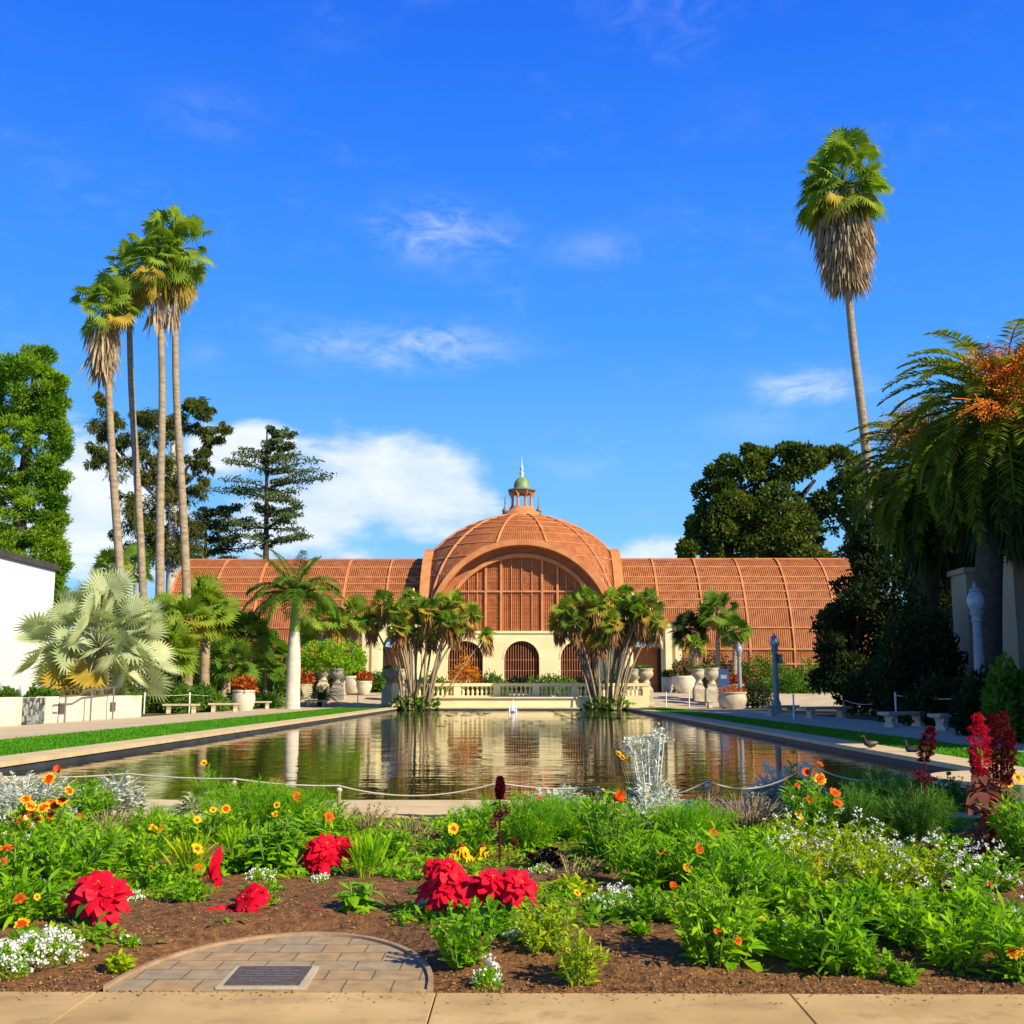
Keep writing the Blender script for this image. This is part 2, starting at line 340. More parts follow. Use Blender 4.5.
# ------------------------------------------------------------------ mesh builder
def nrm(a):
    a = np.asarray(a, float); return a / (np.linalg.norm(a, axis=-1, keepdims=True) + 1e-9)
class MB:
    def __init__(s): s.V = []; s.Fc = []; s.n = 0
    def add(s, V, Fs, m=0, smooth=False):
        V = np.asarray(V, float).reshape(-1, 3); Fs = np.asarray(Fs, int)
        s.V.append(V); s.Fc.append((Fs + s.n, m, smooth)); s.n += len(V)
    def box(s, c, d, m=0, rz=0.):
        x, y, z = np.array(d) / 2
        V = np.array([[i * x, j * y, k * z] for i in (-1, 1) for j in (-1, 1) for k in (-1, 1)])
        if rz:
            ca, sa = math.cos(rz), math.sin(rz); V = np.c_[V[:, 0] * ca - V[:, 1] * sa, V[:, 0] * sa + V[:, 1] * ca, V[:, 2]]
        s.add(V + np.array(c), [[0, 1, 3, 2], [4, 6, 7, 5], [0, 4, 5, 1], [2, 3, 7, 6], [0, 2, 6, 4], [1, 5, 7, 3]], m)
    def bb(s, x0, x1, y0, y1, z0, z1, m=0): s.box(((x0 + x1) / 2, (y0 + y1) / 2, (z0 + z1) / 2), (x1 - x0, y1 - y0, z1 - z0), m)
    def lathe(s, prof, n=16, c=(0, 0, 0), m=0, sq=False, smooth=True):
        a = np.arange(n) * 2 * PI / n + (PI / 4 if sq else 0)
        k = math.sqrt(2) if sq else 1
        V = [np.c_[np.cos(a) * r * k + c[0], np.sin(a) * r * k + c[1], np.full(n, z + c[2])] for r, z in prof]
        Fs = []
        for i in range(len(prof) - 1):
            for j in range(n):
                j2 = (j + 1) % n; Fs.append([i * n + j, i * n + j2, (i + 1) * n + j2, (i + 1) * n + j])
        s.add(np.concatenate(V), Fs, m, smooth and not sq)
        for e, ring in ((0, V[0]), (1, V[-1])):
            if prof[-1 if e else 0][0] > .003:
                s.add(ring, [list(range(n)) if e else list(range(n))[::-1]], m)
    def tube(s, pts, rad, n=8, m=0, caps=True):
        pts = np.asarray(pts, float); K = len(pts)
        rad = np.full(K, rad) if np.isscalar(rad) else np.asarray(rad, float)
        T = nrm(np.gradient(pts, axis=0))
        ref = np.array([0, 0, 1.]) if abs(T[0][2]) < .9 else np.array([1., 0, 0])
        A = nrm(np.cross(T, ref)); B = np.cross(T, A)
        a = np.arange(n) * 2 * PI / n
        V = pts[:, None, :] + rad[:, None, None] * (np.cos(a)[None, :, None] * A[:, None, :] + np.sin(a)[None, :, None] * B[:, None, :])
        i, j = np.meshgrid(np.arange(K - 1), np.arange(n), indexing='ij'); j2 = (j + 1) % n
        Fs = np.stack([i * n + j, i * n + j2, (i + 1) * n + j2, (i + 1) * n + j], -1).reshape(-1, 4)
        s.add(V, Fs, m, True)
        if caps and n > 2:
            s.add(V[0], [list(range(n))[::-1]], m); s.add(V[-1], [list(range(n))], m)
    def prism(s, poly, y0, y1, m=0, axis='y'):
        # polygon in xz (axis y) or xy (axis z), convex or concave
        n = len(poly); P = np.asarray(poly, float)
        if axis == 'y':
            A = np.c_[P[:, 0], np.full(n, y0), P[:, 1]]; B = np.c_[P[:, 0], np.full(n, y1), P[:, 1]]
        elif axis == 'x':
            A = np.c_[np.full(n, y0), P]; B = np.c_[np.full(n, y1), P]
        else:
            A = np.c_[P, np.full(n, y0)]; B = np.c_[P, np.full(n, y1)]
        V = np.r_[A, B]
        s.add(V, [[i, (i + 1) % n, n + (i + 1) % n, n + i] for i in range(n)], m)
        s.add(A, [list(range(n))], m); s.add(B, [list(range(n))[::-1]], m)
    def build(s, name, mats, parent=None, off=None):
        me = bpy.data.meshes.new(name)
        V = np.concatenate(s.V) if s.V else np.zeros((0, 3))
        if off is not None: V = V - np.array(off)
        me.vertices.add(len(V)); me.vertices.foreach_set('co', V.astype(np.float32).ravel())
        idx, st, mi, sm, k = [], [], [], [], 0
        for Fs, m, smooth in s.Fc:
            w = Fs.shape[1]; nf = len(Fs)
            idx.append(Fs.ravel()); st.append(k + np.arange(nf) * w); k += nf * w
            mi.append(np.full(nf, m)); sm.append(np.full(nf, smooth))
        idx = np.concatenate(idx); st = np.concatenate(st)
        me.loops.add(len(idx)); me.loops.foreach_set('vertex_index', idx.astype(np.int32))
        me.polygons.add(len(st)); me.polygons.foreach_set('loop_start', st.astype(np.int32))
        me.polygons.foreach_set('material_index', np.concatenate(mi).astype(np.int32))
        me.polygons.foreach_set('use_smooth', np.concatenate(sm))
        for mm in (mats if isinstance(mats, (list, tuple)) else [mats]): me.materials.append(M[mm])
        me.update(calc_edges=True); me.validate()
        o = bpy.data.objects.new(name, me); C.objects.link(o)
        if parent is not None: o.parent = parent
        return o
    # ---- leaves
    def leaves(s, P, D, L, W, m=0, droop=0., flat=.3, fold=.12):
        P = np.asarray(P, float); N = len(P); D = nrm(D)
        L = np.broadcast_to(L, (N,))[:, None]; W = np.broadcast_to(W, (N,))[:, None]
        Rn = nrm(rng.normal(size=(N, 3))) * (1 - flat) + np.array([0, 0, 1.]) * flat
        S = nrm(np.cross(D, Rn)); U = np.cross(S, D)
        mid = P + D * L * .45 + U * W * fold
        tip = P + D * L; tip[:, 2] -= (L * droop)[:, 0]
        V = np.stack([P, mid + S * W / 2, tip, mid - S * W / 2], 1).reshape(-1, 3)
        s.add(V, np.arange(4 * N).reshape(N, 4), m)
    def blades(s, P, D, L, W, droop=.3, m=0, prof=(.35, 1., .75, .06), tilt=.25, twist=None):
        P = np.asarray(P, float); N = len(P); D = nrm(D); K = len(prof)
        L = np.broadcast_to(L, (N,)); W = np.broadcast_to(W, (N,)); droop = np.broadcast_to(droop, (N,))
        Rn = nrm(rng.normal(size=(N, 3))) * tilt + np.array([0, 0, 1.])
        S = nrm(np.cross(D, Rn))
        V = np.zeros((N, K, 2, 3))
        for k in range(K):
            t = k / (K - 1)
            c = P + D * (L * t)[:, None]; c[:, 2] -= droop * L * t * t
            V[:, k, 0] = c + S * (W * prof[k] / 2)[:, None]; V[:, k, 1] = c - S * (W * prof[k] / 2)[:, None]
        base = (np.arange(N) * K * 2)[:, None]
        q = np.array([[2 * k, 2 * k + 1, 2 * k + 3, 2 * k + 2] for k in range(K - 1)])
        s.add(V.reshape(-1, 3), (base[:, :, None] + q[None]).reshape(-1, 4), m, True)
    def fan(s, B, D, Rr, nseg=16, spread=5.2, droop=.25, m=0, cup=.15, up=(0, 0, 1.)):
        D = nrm(np.array(D)); up = np.array(up, float)
        S = np.cross(D, up)
        if np.linalg.norm(S) < .05: S = np.array([1., 0, 0])
        S = nrm(S); U = np.cross(S, D)
        ph = np.linspace(-spread / 2, spread / 2, nseg); dp = spread / (nseg - 1) * .52
        ln = Rr * (.80 + .2 * np.cos(ph * .55)) * rng.uniform(.9, 1.08, nseg)
        def dirn(p): return np.cos(p)[:, None] * D + np.sin(p)[:, None] * S
        lift = U * cup
        d = dirn(ph) + lift
        a = B + (dirn(ph - dp) + lift) * (ln * .58)[:, None]; b = B + (dirn(ph + dp) + lift) * (ln * .58)[:, None]
        c = B + d * (ln * .55)[:, None] - U * Rr * .03
        tip = B + d * ln[:, None]; tip[:, 2] -= droop * Rr * rng.uniform(.6, 1.3, nseg)
        a[:, 2] -= droop * Rr * .18; b[:, 2] -= droop * Rr * .18
        Bb = np.repeat(np.array(B)[None], nseg, 0)
        V = np.stack([Bb, a, tip, b, c], 1).reshape(-1, 3)
        base = np.arange(nseg)[:, None] * 5
        s.add(V, np.concatenate([base + np.array([[0, 1, 4]]), base + np.array([[0, 4, 3]]), base + np.array([[1, 2, 4]]), base + np.array([[4, 2, 3]])]), m)
    def frond(s, B, azi, el, L, curve, nl=30, ll=.5, m=0, hang=.35, w=.035, rad=.02, vee=.35):
        B = np.array(B, float); K = 12
        pts = [B]; e = el
        h = np.array([math.cos(azi), math.sin(azi), 0])
        for k in range(K):
            e2 = e - curve * ((k + 1) / K) ** 1.3
            pts.append(pts[-1] + (h * math.cos(e2) + np.array([0, 0, math.sin(e2)])) * L / K)
        pts = np.array(pts)
        s.tube(pts[::2], np.linspace(rad, rad * .3, len(pts[::2])), 3, m, False)
        t = np.linspace(.12, 1, nl) * K; i0 = np.minimum(t.astype(int), K - 1); fr = (t - i0)[:, None]
        P = pts[i0] * (1 - fr) + pts[i0 + 1] * fr; T = nrm(pts[i0 + 1] - pts[i0])
        S = nrm(np.cross(T, np.array([0, 0, 1.]))); U = np.cross(S, T)
        prof = (np.sin(np.clip(t / K * 1.05, 0, 1) * PI * .86 + .25) * .75 + .25)
        for sg in (-1, 1):
            D = S * sg + T * .55 + U * vee + rng.normal(size=P.shape) * .08
            s.blades(P, D, ll * prof * rng.uniform(.85, 1.1, nl), w, hang, m, (.5, 1, .1), .5)
    def blob(s, c, r, n, size, m=0, up=.25, shell=.55, flat=.2, asp=.6, droop=0.):
        # leafy clump: leaves through an ellipsoid, thicker towards its skin
        d = nrm(rng.normal(size=(n, 3)))
        q = (shell + (1 - shell) * rng.random(n) ** .7) * (1 + .22 * np.sin(d[:, 0] * 7 + c[0] * 3) * np.cos(d[:, 1] * 6 + d[:, 2] * 5 + c[2]))
        P = np.array(c) + d * q[:, None] * np.array(r)
        D = d + rng.normal(size=(n, 3)) * .7; D[:, 2] += up
        s.leaves(P, D, size * rng.uniform(.6, 1.3, n), size * asp, m, droop, flat)

def thing(name, label, cat, loc=(0, 0, 0), rz=0, group=None):
    o = bpy.data.objects.new(name, None); C.objects.link(o)
    o.location = loc; o.rotation_euler = (0, 0, rz); o['label'] = label; o['category'] = cat
    o.empty_display_size = .2
    if group: o['group'] = group
    return o
def tag(o, label, cat, group=None):
    o['label'] = label; o['category'] = cat
    if group: o['group'] = group
    return o
def struct(o): o['kind'] = 'structure'; return o
def stuff(o, label, cat):
    o['kind'] = 'stuff'; o['label'] = label; o['category'] = cat; return o
def copy_thing(r, loc, rz, label):
    c = r.copy(); C.objects.link(c); c.location = loc; c.rotation_euler = (0, 0, rz); c['label'] = label
    for ch in r.children:
        d = ch.copy(); C.objects.link(d); d.parent = c
        for g in ch.children:
            e = g.copy(); C.objects.link(e); e.parent = d
    return c
def sstep(a, b, x):
    t = min(1, max(0, (x - a) / (b - a))); return t * t * (3 - 2 * t)
def zg(Y): return .95 * sstep(77.5, 89, Y)

# ------------------------------------------------------------------ setting
PX0, PX1, PY0, PY1 = -8.15, 6.5, 12.0, 75.0
CW = .72
ys = [-40, 0, 10.6, PY0 - .1, 40, PY1 + .1, 78, 80, 82, 84, 86, 88, 90, 92, 94, 96, 98, 120, 200, 600, 4000]
xs = [-3000, -60, PX0 - .1, PX1 + .1, 60, 3000]
g = MB()
for i in range(len(xs) - 1):
    for j in range(len(ys) - 1):
        if i == 2 and j in (3, 4): continue
        x0, x1, y0, y1 = xs[i], xs[i + 1], ys[j], ys[j + 1]
        g.add([[x0, y0, zg(y0) - .03], [x1, y0, zg(y0) - .03], [x1, y1, zg(y1) - .03], [x0, y1, zg(y1) - .03]], [[0, 1, 2, 3]])
struct(g.build('ground', 'earth'))
def sheet(name, x0, x1, y0, y1, m, dz=0., n=1):
    b = MB(); Y = [y0] + [y for y in np.arange(76, 100, 1.) if y0 < y < y1] + [y1]
    for a, c in zip(Y[:-1], Y[1:]):
        b.add([[x0, a, zg(a) + dz], [x1, a, zg(a) + dz], [x1, c, zg(c) + dz], [x0, c, zg(c) + dz]], [[0, 1, 2, 3]])
    return struct(b.build(name, m))
sheet('path', -16.6, -12.2, 11, 78, 'paving', 0)
sheet('path', 9.3, 13.2, 8, 78, 'paving', 0)
sheet('terrace', -26, 24, 78, 105, 'paving', 0)
sheet('lawn', -12.1, PX0 - CW, 11, 76.4, 'lawn', -.01)
sheet('lawn', PX1 + CW, 9.2, 11, 76.4, 'lawn', -.01)
sheet('lawn', 24.3, 60, 70, 108, 'lawn', 0)
# pool
wl = -.13
b = MB(); b.add([[PX0 - .05, PY0 - .05, wl], [PX1 + .05, PY0 - .05, wl], [PX1 + .05, PY1 + .05, wl], [PX0 - .05, PY1 + .05, wl]], [[0, 1, 2, 3]])
struct(b.build('water', 'water'))
b = MB(); b.bb(PX0 - .3, PX1 + .3, PY0 - .3, PY1 + .3, -.75, -.7); struct(b.build('pool_floor', 'poolfloor'))
b = MB()
b.bb(PX0 - .25, PX0, PY0, PY1, -.7, -.035); b.bb(PX1, PX1 + .25, PY0, PY1, -.7, -.035)
b.bb(PX0 - .25, PX1 + .25, PY1, PY1 + .25, -.7, -.035); b.bb(PX0 - .25, PX1 + .25, PY0 - .25, PY0, -.7, -.035)
struct(b.build('pool_wall', 'poolwall'))
b = MB()
zc0, zc1 = -.033, .045
y = PY0
while y < PY1 - .1:
    y2 = min(y + 2.4, PY1)
    b.bb(PX0 - CW, PX0 + .03, y + .006, y2 - .006, zc0, zc1); b.bb(PX1 - .03, PX1 + CW, y + .006, y2 - .006, zc0, zc1)
    y = y2
x = PX0 - CW
while x < PX1 + CW - .1:
    x2 = min(x + 2.2, PX1 + CW)
    b.bb(x + .006, x2 - .006, PY0 - 1.35, PY0 - .006, zc0, zc1); b.bb(x + .006, x2 - .006, PY1 + .006, PY1 + .8, zc0, zc1)
    x = x2
# rounded landings in the two near corners
for cx, a0 in ((PX0 + .03, -PI / 2), (PX1 - .03, PI / 2)):
    cy, rr = 15.3, 1.15
    poly = [(cx + rr * math.cos(a), cy + rr * 1.15 * math.sin(a)) for a in np.linspace(a0, a0 + PI, 20)]
    b.prism(poly, -.6, .03, axis='z')
struct(b.build('coping', 'coping'))
# pavement slabs in front of the flower bed
SY = gp(512, 994).y
b = MB()
jx = [-6.8, -5.5, -4.2, -2.93, gp(95, 994).x, gp(436, 994).x, gp(789, 994).x, 2.3, 3.6, 4.9, 6.2]
for a, c in zip(jx[:-1], jx[1:]):
    x0, x1 = a + .003, c - .003; y0, y1 = 1.0, SY; e = .002
    zt, zb = .004, -.10
    V = [[x0, y0, zb], [x1, y0, zb], [x1, y1, zb], [x0, y1, zb], [x0, y0, zt - e], [x1, y0, zt - e], [x1, y1, zt - e], [x0, y1, zt - e],
         [x0 + e, y0 + e, zt], [x1 - e, y0 + e, zt], [x1 - e, y1 - e, zt], [x0 + e, y1 - e, zt]]
    b.add(V, [[0, 1, 5, 4], [1, 2, 6, 5], [2, 3, 7, 6], [3, 0, 4, 7], [4, 5, 9, 8], [5, 6, 10, 9], [6, 7, 11, 10], [7, 4, 8, 11], [8, 9, 10, 11]])
struct(b.build('sidewalk', 'concrete'))
# soil of the flower bed
pcx, prx, pry = (gp(100, 994).x + gp(432, 994).x) / 2, (gp(432, 994).x - gp(100, 994).x) / 2, gp(265, 937).y - SY
def soilz(x, y):
    z = -.012 + .07 * sstep(SY, SY + .9, y) - .05 * sstep(9.2, 10.6, y)
    z += .018 * math.sin(x * 5.1 + y * 2.3) * math.sin(y * 4.3 - x * 1.7) * sstep(SY, SY + .5, y)
    q = math.hypot((x - pcx) / prx, (y - SY) / pry)
    return z * sstep(.98, 1.35, q) - .02 * (1 - sstep(.98, 1.12, q))
b = MB(); nx, ny = 150, 110
X = np.linspace(-7.5, 7.5, nx); Yv = SY + .004 + (10.62 - SY) * np.linspace(0, 1, ny) ** 1.5
V = [[x, y, soilz(x, y) + rnd.uniform(-.006, .006) * sstep(SY, SY + .1, y)] for y in Yv for x in X]
Fq = [[j * nx + i, j * nx + i + 1, (j + 1) * nx + i + 1, (j + 1) * nx + i] for j in range(ny - 1) for i in range(nx - 1)
      if math.hypot((X[i] - pcx) / prx, (Yv[j] - SY) / pry) > .93 or math.hypot((X[i + 1] - pcx) / prx, (Yv[j + 1] - SY) / pry) > .93]
b.add(V, Fq, 0, True); struct(b.build('soil', 'soil'))
b = MB()
N = 16000
Py = SY + .02 + 3.2 * rng.random(N) ** 1.6; Px = rng.uniform(-1, 1, N) * (.47 * Py + .3)
keep = np.hypot((Px - pcx) / prx, (Py - SY) / pry) > 1.06
Px, Py = Px[keep], Py[keep]
Pz = np.array([soilz(x, y) for x, y in zip(Px, Py)]) + .004
D = rng.normal(size=(len(Px), 3)); D[:, 2] = np.abs(D[:, 2]) * .5
n2 = 420; Px = np.r_[Px, rng.uniform(-2.4, 2.4, n2)]; Py = np.r_[Py, SY - .16 * rng.random(n2) ** 3]; Pz = np.r_[Pz, np.full(n2, .0065)]; D = np.r_[D, np.c_[rng.normal(size=(n2, 2)), np.zeros(n2)]]
b.leaves(np.c_[Px, Py, Pz], D, rng.uniform(.005, .022, len(Px)), rng.uniform(.004, .012, len(Px)), 0, 0, .6)
stuff(b.build('mulch_chips', 'mulch'), 'brown bark mulch chips scattered over the flower bed soil', 'mulch')
N = 420
Py = SY + .05 + 4.5 * rng.random(N) ** 1.3; Px = rng.uniform(-1, 1, N) * (.47 * Py + .3)
k_ = np.hypot((Px - pcx) / prx, (Py - SY) / pry) > 1.06; Px, Py = Px[k_], Py[k_]; n = len(Px)
D = rng.normal(size=(n, 3)); D[:, 2] = np.abs(D[:, 2]) * .25; L = rng.uniform(.02, .055, n)
b = MB(); b.blades(np.c_[Px, Py, [soilz(x, y) + .008 for x, y in zip(Px, Py)]], D, L, L * .4, .15, 0, (.2, .9, .8, .05), .6)
stuff(b.build('leaf_litter', 'dry'), 'dry fallen leaves lying among the bed plants', 'leaf litter')
# half round paved apron with plaque
pl = thing('paver_apron', 'half round brick paver apron with a metal plaque beside the pavement', 'paving', (pcx, SY, 0))
b = MB(); poly = [(prx * .965 * math.cos(a), .006 + (pry - .02) * .985 * math.sin(a)) for a in np.linspace(0, PI, 40)]
b.prism(poly, -.06, .012, axis='z'); b.build('pavers', 'paver', pl)
b = MB(); aa = np.linspace(0.01, PI - .01, 60)
ro = np.array([[prx * math.cos(a), pry * math.sin(a) + .004] for a in aa]); ri = ro * .968
for i in range(59):
    V = []
    for z in (-.06, .024): V += [[*ro[i], z], [*ro[i + 1], z], [*ri[i + 1], z], [*ri[i], z]]
    b.add(V, [[4, 5, 6, 7], [0, 1, 5, 4], [2, 3, 7, 6]])
for i in (0, 59): b.add([[*ro[i], -.06], [*ri[i], -.06], [*ri[i], .024], [*ro[i], .024]], [[0, 1, 2, 3]])
b.build('edging', 'edging', pl)
p0, p1, p2, p3 = gp(215, 993), gp(306, 993), gp(319, 971), gp(237, 971)
pq = thing('plaque', 'small dark bronze plaque in a pale concrete frame set in brick paving', 'plaque', (p0.x, p0.y, 0))
lo = lambda p: (p.x - p0.x, p.y - p0.y)
b = MB(); b.prism([lo(p) for p in (p0, p1, p2, p3)], .0125, .021, axis='z'); b.build('frame', 'stone', pq)
q = [gp(224, 991.2), gp(299, 991.2), gp(312, 972.6), gp(240, 972.6)]
b = MB(); b.prism([lo(p) for p in q], .0215, .026, axis='z'); b.build('plate', 'brass', pq)
q = [Vector((*lo(p), 0)) for p in q]
for r_, segs in ((.86, [(.25, .75)]), (.72, [(.12, .45), (.5, .88)]), (.58, [(.15, .5), (.55, .85)]), (.44, [(.1, .42), (.46, .9)]), (.30, [(.14, .36), (.42, .86)]), (.16, [(.3, .7)])):
    b = MB()
    for a0, a1 in segs:
        u = a0
        while u < a1:
            u2 = min(u + rnd.uniform(.02, .045), a1)
            f = lambda u, v: q[0].lerp(q[1], u).lerp(q[3].lerp(q[2], u), v)
            A = [f(u, r_ - .025), f(u2, r_ - .025), f(u2, r_ + .025), f(u, r_ + .025)]
            b.add([[p.x, p.y, .0268] for p in A], [[0, 1, 2, 3]]); u = u2 + .012
    b.build('lettering', 'brasstext', pq)

# grass blades on the two long lawn strips
b = MB(); N = 60000
Py = 17 + 58 * rng.random(N) ** 1.5; Px = rng.uniform(-12.15, PX0 - CW - .02, N)
b.blades(np.c_[Px, Py, np.full(N, -.01)], np.c_[rng.normal(size=(N, 2)) * .5, np.ones(N)], rng.uniform(.04, .10, N), .022, .2, 0, (1, .7, .1))
N = 26000
Py = 17 + 58 * rng.random(N) ** 1.5; Px = rng.uniform(PX1 + CW + .02, 9.22, N)
b.blades(np.c_[Px, Py, np.full(N, -.01)], np.c_[rng.normal(size=(N, 2)) * .5, np.ones(N)], rng.uniform(.04, .10, N), .022, .2, 0, (1, .7, .1))
stuff(b.build('grass', 'grass'), 'short green grass on the strips beside the pool', 'grass')

# ------------------------------------------------------------------ domed lath building
BX, BY, BZ = -.3, 120.0, .9
bt = thing('lath_house', 'long terracotta lath house with a central dome above cream arches', 'building', (BX, BY, BZ))
HD = 8.0
prof_t = [(0, 0), (.12, .015), (.24, .055), (.36, .118), (.45, .175), (.54, .24), (.62, .315), (.70, .40), (.77, .49), (.83, .58), (.88, .67), (.93, .78), (.97, .89), (1, 1)]
ZR, ZS = 14.65 - BZ, 5.05 - BZ
vault = [(-HD * u, ZR - (ZR - ZS) * d) for u, d in prof_t] + [(-HD, ZS * .66), (-HD, ZS * .33), (-HD, 0)]
vault_full = [(-y, z) for y, z in vault[::-1]] + vault[1:]
def strips(b, xs, w, prof, off=0., m=0):
    P = np.array(prof); K = len(P)
    for x in xs:
        V = np.zeros((K, 2, 3)); V[:, 0, 0] = x - w / 2; V[:, 1, 0] = x + w / 2; V[:, :, 1] = P[:, None, 0]; V[:, :, 2] = P[:, None, 1]
        b.add(V, [[2 * k, 2 * k + 1, 2 * k + 3, 2 * k + 2] for k in range(K - 1)], m)
def bar_along(b, prof, x, w, h, m=0):
    # rib of rectangular section following a profile in yz, standing out by h
    P = np.array(prof); T = nrm(np.gradient(P, axis=0)); Nn = np.c_[-T[:, 1], T[:, 0]]
    if Nn[len(P) // 2][1] < 0: Nn = -Nn
    K = len(P); V = np.zeros((K, 4, 3))
    for q, (sx, o) in enumerate(((-1, -.08), (1, -.08), (1, h), (-1, h))):
        V[:, q, 0] = x + sx * w / 2; V[:, q, 1:] = P + Nn * o
    b.add(V, [[4 * k + q, 4 * k + (q + 1) % 4, 4 * k + 4 + (q + 1) % 4, 4 * k + 4 + q] for k in range(K - 1) for q in range(4)], m)
for sg in (-1, 1):
    b = MB(); xs_ = [sg * (9.3 + .1 + i * .2) for i in range(128)]
    strips(b, xs_, .128, vault_full[len(vault) - 1:]); strips(b, xs_, .192, vault_full[:len(vault)])
    b.build('lath_vault', 'lath', bt)
    b = MB()
    for i in range(7):
        bar_along(b, vault_full, sg * (9.15 + i * 4.30), .18, .13)
    b.build('arched_rib', 'rib', bt)
    b = MB()
    for k in (0, 3, 5, 6, 7, 8, 9, 11, 13, 14, 15):
        for s2 in (-1, 1):
            y, z = vault[k]
            if k == 0 and s2 == 1: continue
            yy = y * s2
            b.box((sg * 22.05, yy - (.07 * s2 if k > 9 else 0), z + (.07 if k <= 9 else 0)), (25.8, .13, .15))
    b.build('purlin', 'rib', bt)
    # end wall of the wing: vertical laths
    b = MB()
    yv = np.array([p[0] for p in vault_full][::-1]); zv = np.array([p[1] for p in vault_full][::-1])
    for y in np.arange(-7.8, 7.9, .2):
        zt = np.interp(abs(y), [-p[0] for p in vault[:14]], [p[1] for p in vault[:14]])
        b.bb(sg * 34.9 - .02, sg * 34.9 + .02, y - .07, y + .07, 0, zt - .05)
    b.build('end_screen', 'lath', bt)
# sail dome
RS, Z0, HS = 12.9, 6.38 - BZ, 9.1
b = MB()
nA = 240
for i in range(nA):
    a = 2 * PI * (i + .5) / nA
    rmax = HS / max(abs(math.cos(a)), abs(math.sin(a)))
    rr = np.linspace(1.7, rmax * .999, 12); z = Z0 + np.sqrt(np.maximum(RS * RS - rr * rr, 0))
    hw = 2 * PI / nA * (.40 if math.sin(a) < 0 else .49)
    V = np.zeros((12, 2, 3))
    for q, s2 in enumerate((-1, 1)):
        V[:, q, 0] = rr * math.cos(a + s2 * hw); V[:, q, 1] = rr * math.sin(a + s2 * hw); V[:, q, 2] = z
    V[:, :, 0] = np.clip(V[:, :, 0], -HS, HS); V[:, :, 1] = np.clip(V[:, :, 1], -HS, HS)
    b.add(V, [[2 * k, 2 * k + 1, 2 * k + 3, 2 * k + 2] for k in range(11)])
b.build('dome_laths', 'lath', bt)
b = MB()
for i in range(12):
    a = 2 * PI * (i + .5) / 12
    rmax = HS / max(abs(math.cos(a)), abs(math.sin(a)))
    pts = [(r_ * math.cos(a), r_ * math.sin(a), Z0 + math.sqrt(RS * RS - r_ * r_) + .04) for r_ in np.linspace(1.8, rmax * .995, 14)]
    b.tube(pts, .15, 5)
b.build('dome_rib', 'rib', bt)
b = MB()
for r_ in (2.6, 3.7, 4.8, 5.9, 7.0, 8.1, 9.2, 10.4, 11.5):
    z = Z0 + math.sqrt(RS * RS - r_ * r_) + .03
    A = np.linspace(0, 2 * PI, 97)
    run = []
    for a in A:
        x, y = r_ * math.cos(a), r_ * math.sin(a)
        if max(abs(x), abs(y)) <= HS: run.append((x, y, z))
        else:
            if len(run) > 1: b.tube(run, .065, 4)
            run = []
    if len(run) > 1: b.tube(run, .065, 4)
b.build('dome_ring', 'rib', bt)
# four big arched bands bounding the dome
def arch_band(b, r0, r1, y0, y1, zc, a0=0., a1=PI, n=48, m=0, side=None):
    A = np.linspace(a0, a1, n); V = np.zeros((n, 4, 3))
    for q, (r_, y) in enumerate(((r0, y0), (r1, y0), (r1, y1), (r0, y1))):
        x = r_ * np.cos(A); z = zc + r_ * np.sin(A)
        if side: V[:, q] = np.c_[np.full(n, y), x, z]
        else: V[:, q] = np.c_[x, np.full(n, y), z]
    b.add(V, [[4 * k + q, 4 * k + (q + 1) % 4, 4 * k + 4 + (q + 1) % 4, 4 * k + 4 + q] for k in range(n - 1) for q in range(4)], m)
b = MB(); arch_band(b, 8.68, 9.22, -9.5, -9.05, Z0); b.build('front_arch', 'rib', bt)
b = MB(); arch_band(b, 8.45, 9.25, 9.05, 9.55, Z0); b.build('rear_arch', 'rib', bt)
for sg in (-1, 1):
    b = MB(); arch_band(b, 8.3, 9.35, sg * 9.02, sg * 9.95, Z0, side=True)
    for s2 in (-1, 1): b.bb(min(sg * 9.02, sg * 9.95), max(sg * 9.02, sg * 9.95), s2 * 8.83 - .52, s2 * 8.83 + .52, 0, Z0)
    b.build('side_arch', 'rib', bt)
b = MB(); arch_band(b, 8.66, 8.75, -9.049, -7.6, Z0); b.build('arch_soffit', 'lath', bt)
b = MB(); arch_band(b, 7.6, 7.95, -8.3, -7.75, Z0); b.build('inner_arch', 'rib', bt)
b = MB(); arch_band(b, 7.9, 8.66, -7.95, -7.8, Z0, n=60); b.build('arch_infill', 'innerlath', bt)
# recessed lath gable wall
b = MB()
for x in np.arange(-7.4, 7.41, .2):
    zt = Z0 + math.sqrt(max(7.66 ** 2 - x * x, .01))
    b.bb(x - .065, x + .065, -7.72, -7.68, Z0 - .6, zt)
b.build('gable_laths', 'lath', bt)
b = MB(); b.prism([(7.8 * math.cos(a), Z0 + 7.8 * math.sin(a)) for a in np.linspace(0, PI, 40)], -7.3, -7.2); b.build('gable_backing', 'innerlath', bt)
b = MB()
for z in np.arange(.15, 7.4, .42):
    hw = math.sqrt(max(7.6 ** 2 - z * z, .01)); b.bb(-hw, hw, -7.76, -7.725, Z0 + z, Z0 + z + .05)
b.build('gable_batten', 'innerlath', bt)
b = MB()
for x in (-5.2, -3.5, -2.0, 2.0, 3.5, 5.2, -4.35, 4.35, -1, 0, 1):
    w = .11 if abs(x) in (3.5, 2.0) else .05
    zt = Z0 + math.sqrt(7.66 ** 2 - x * x); b.bb(x - w, x + w, -7.95 if w > .1 else -7.86, -7.77, Z0 - .6, zt)
b.bb(-6.3, 6.3, -7.93, -7.77, Z0 + 4.2, Z0 + 4.35)
b.build('mullion', 'rib', bt)
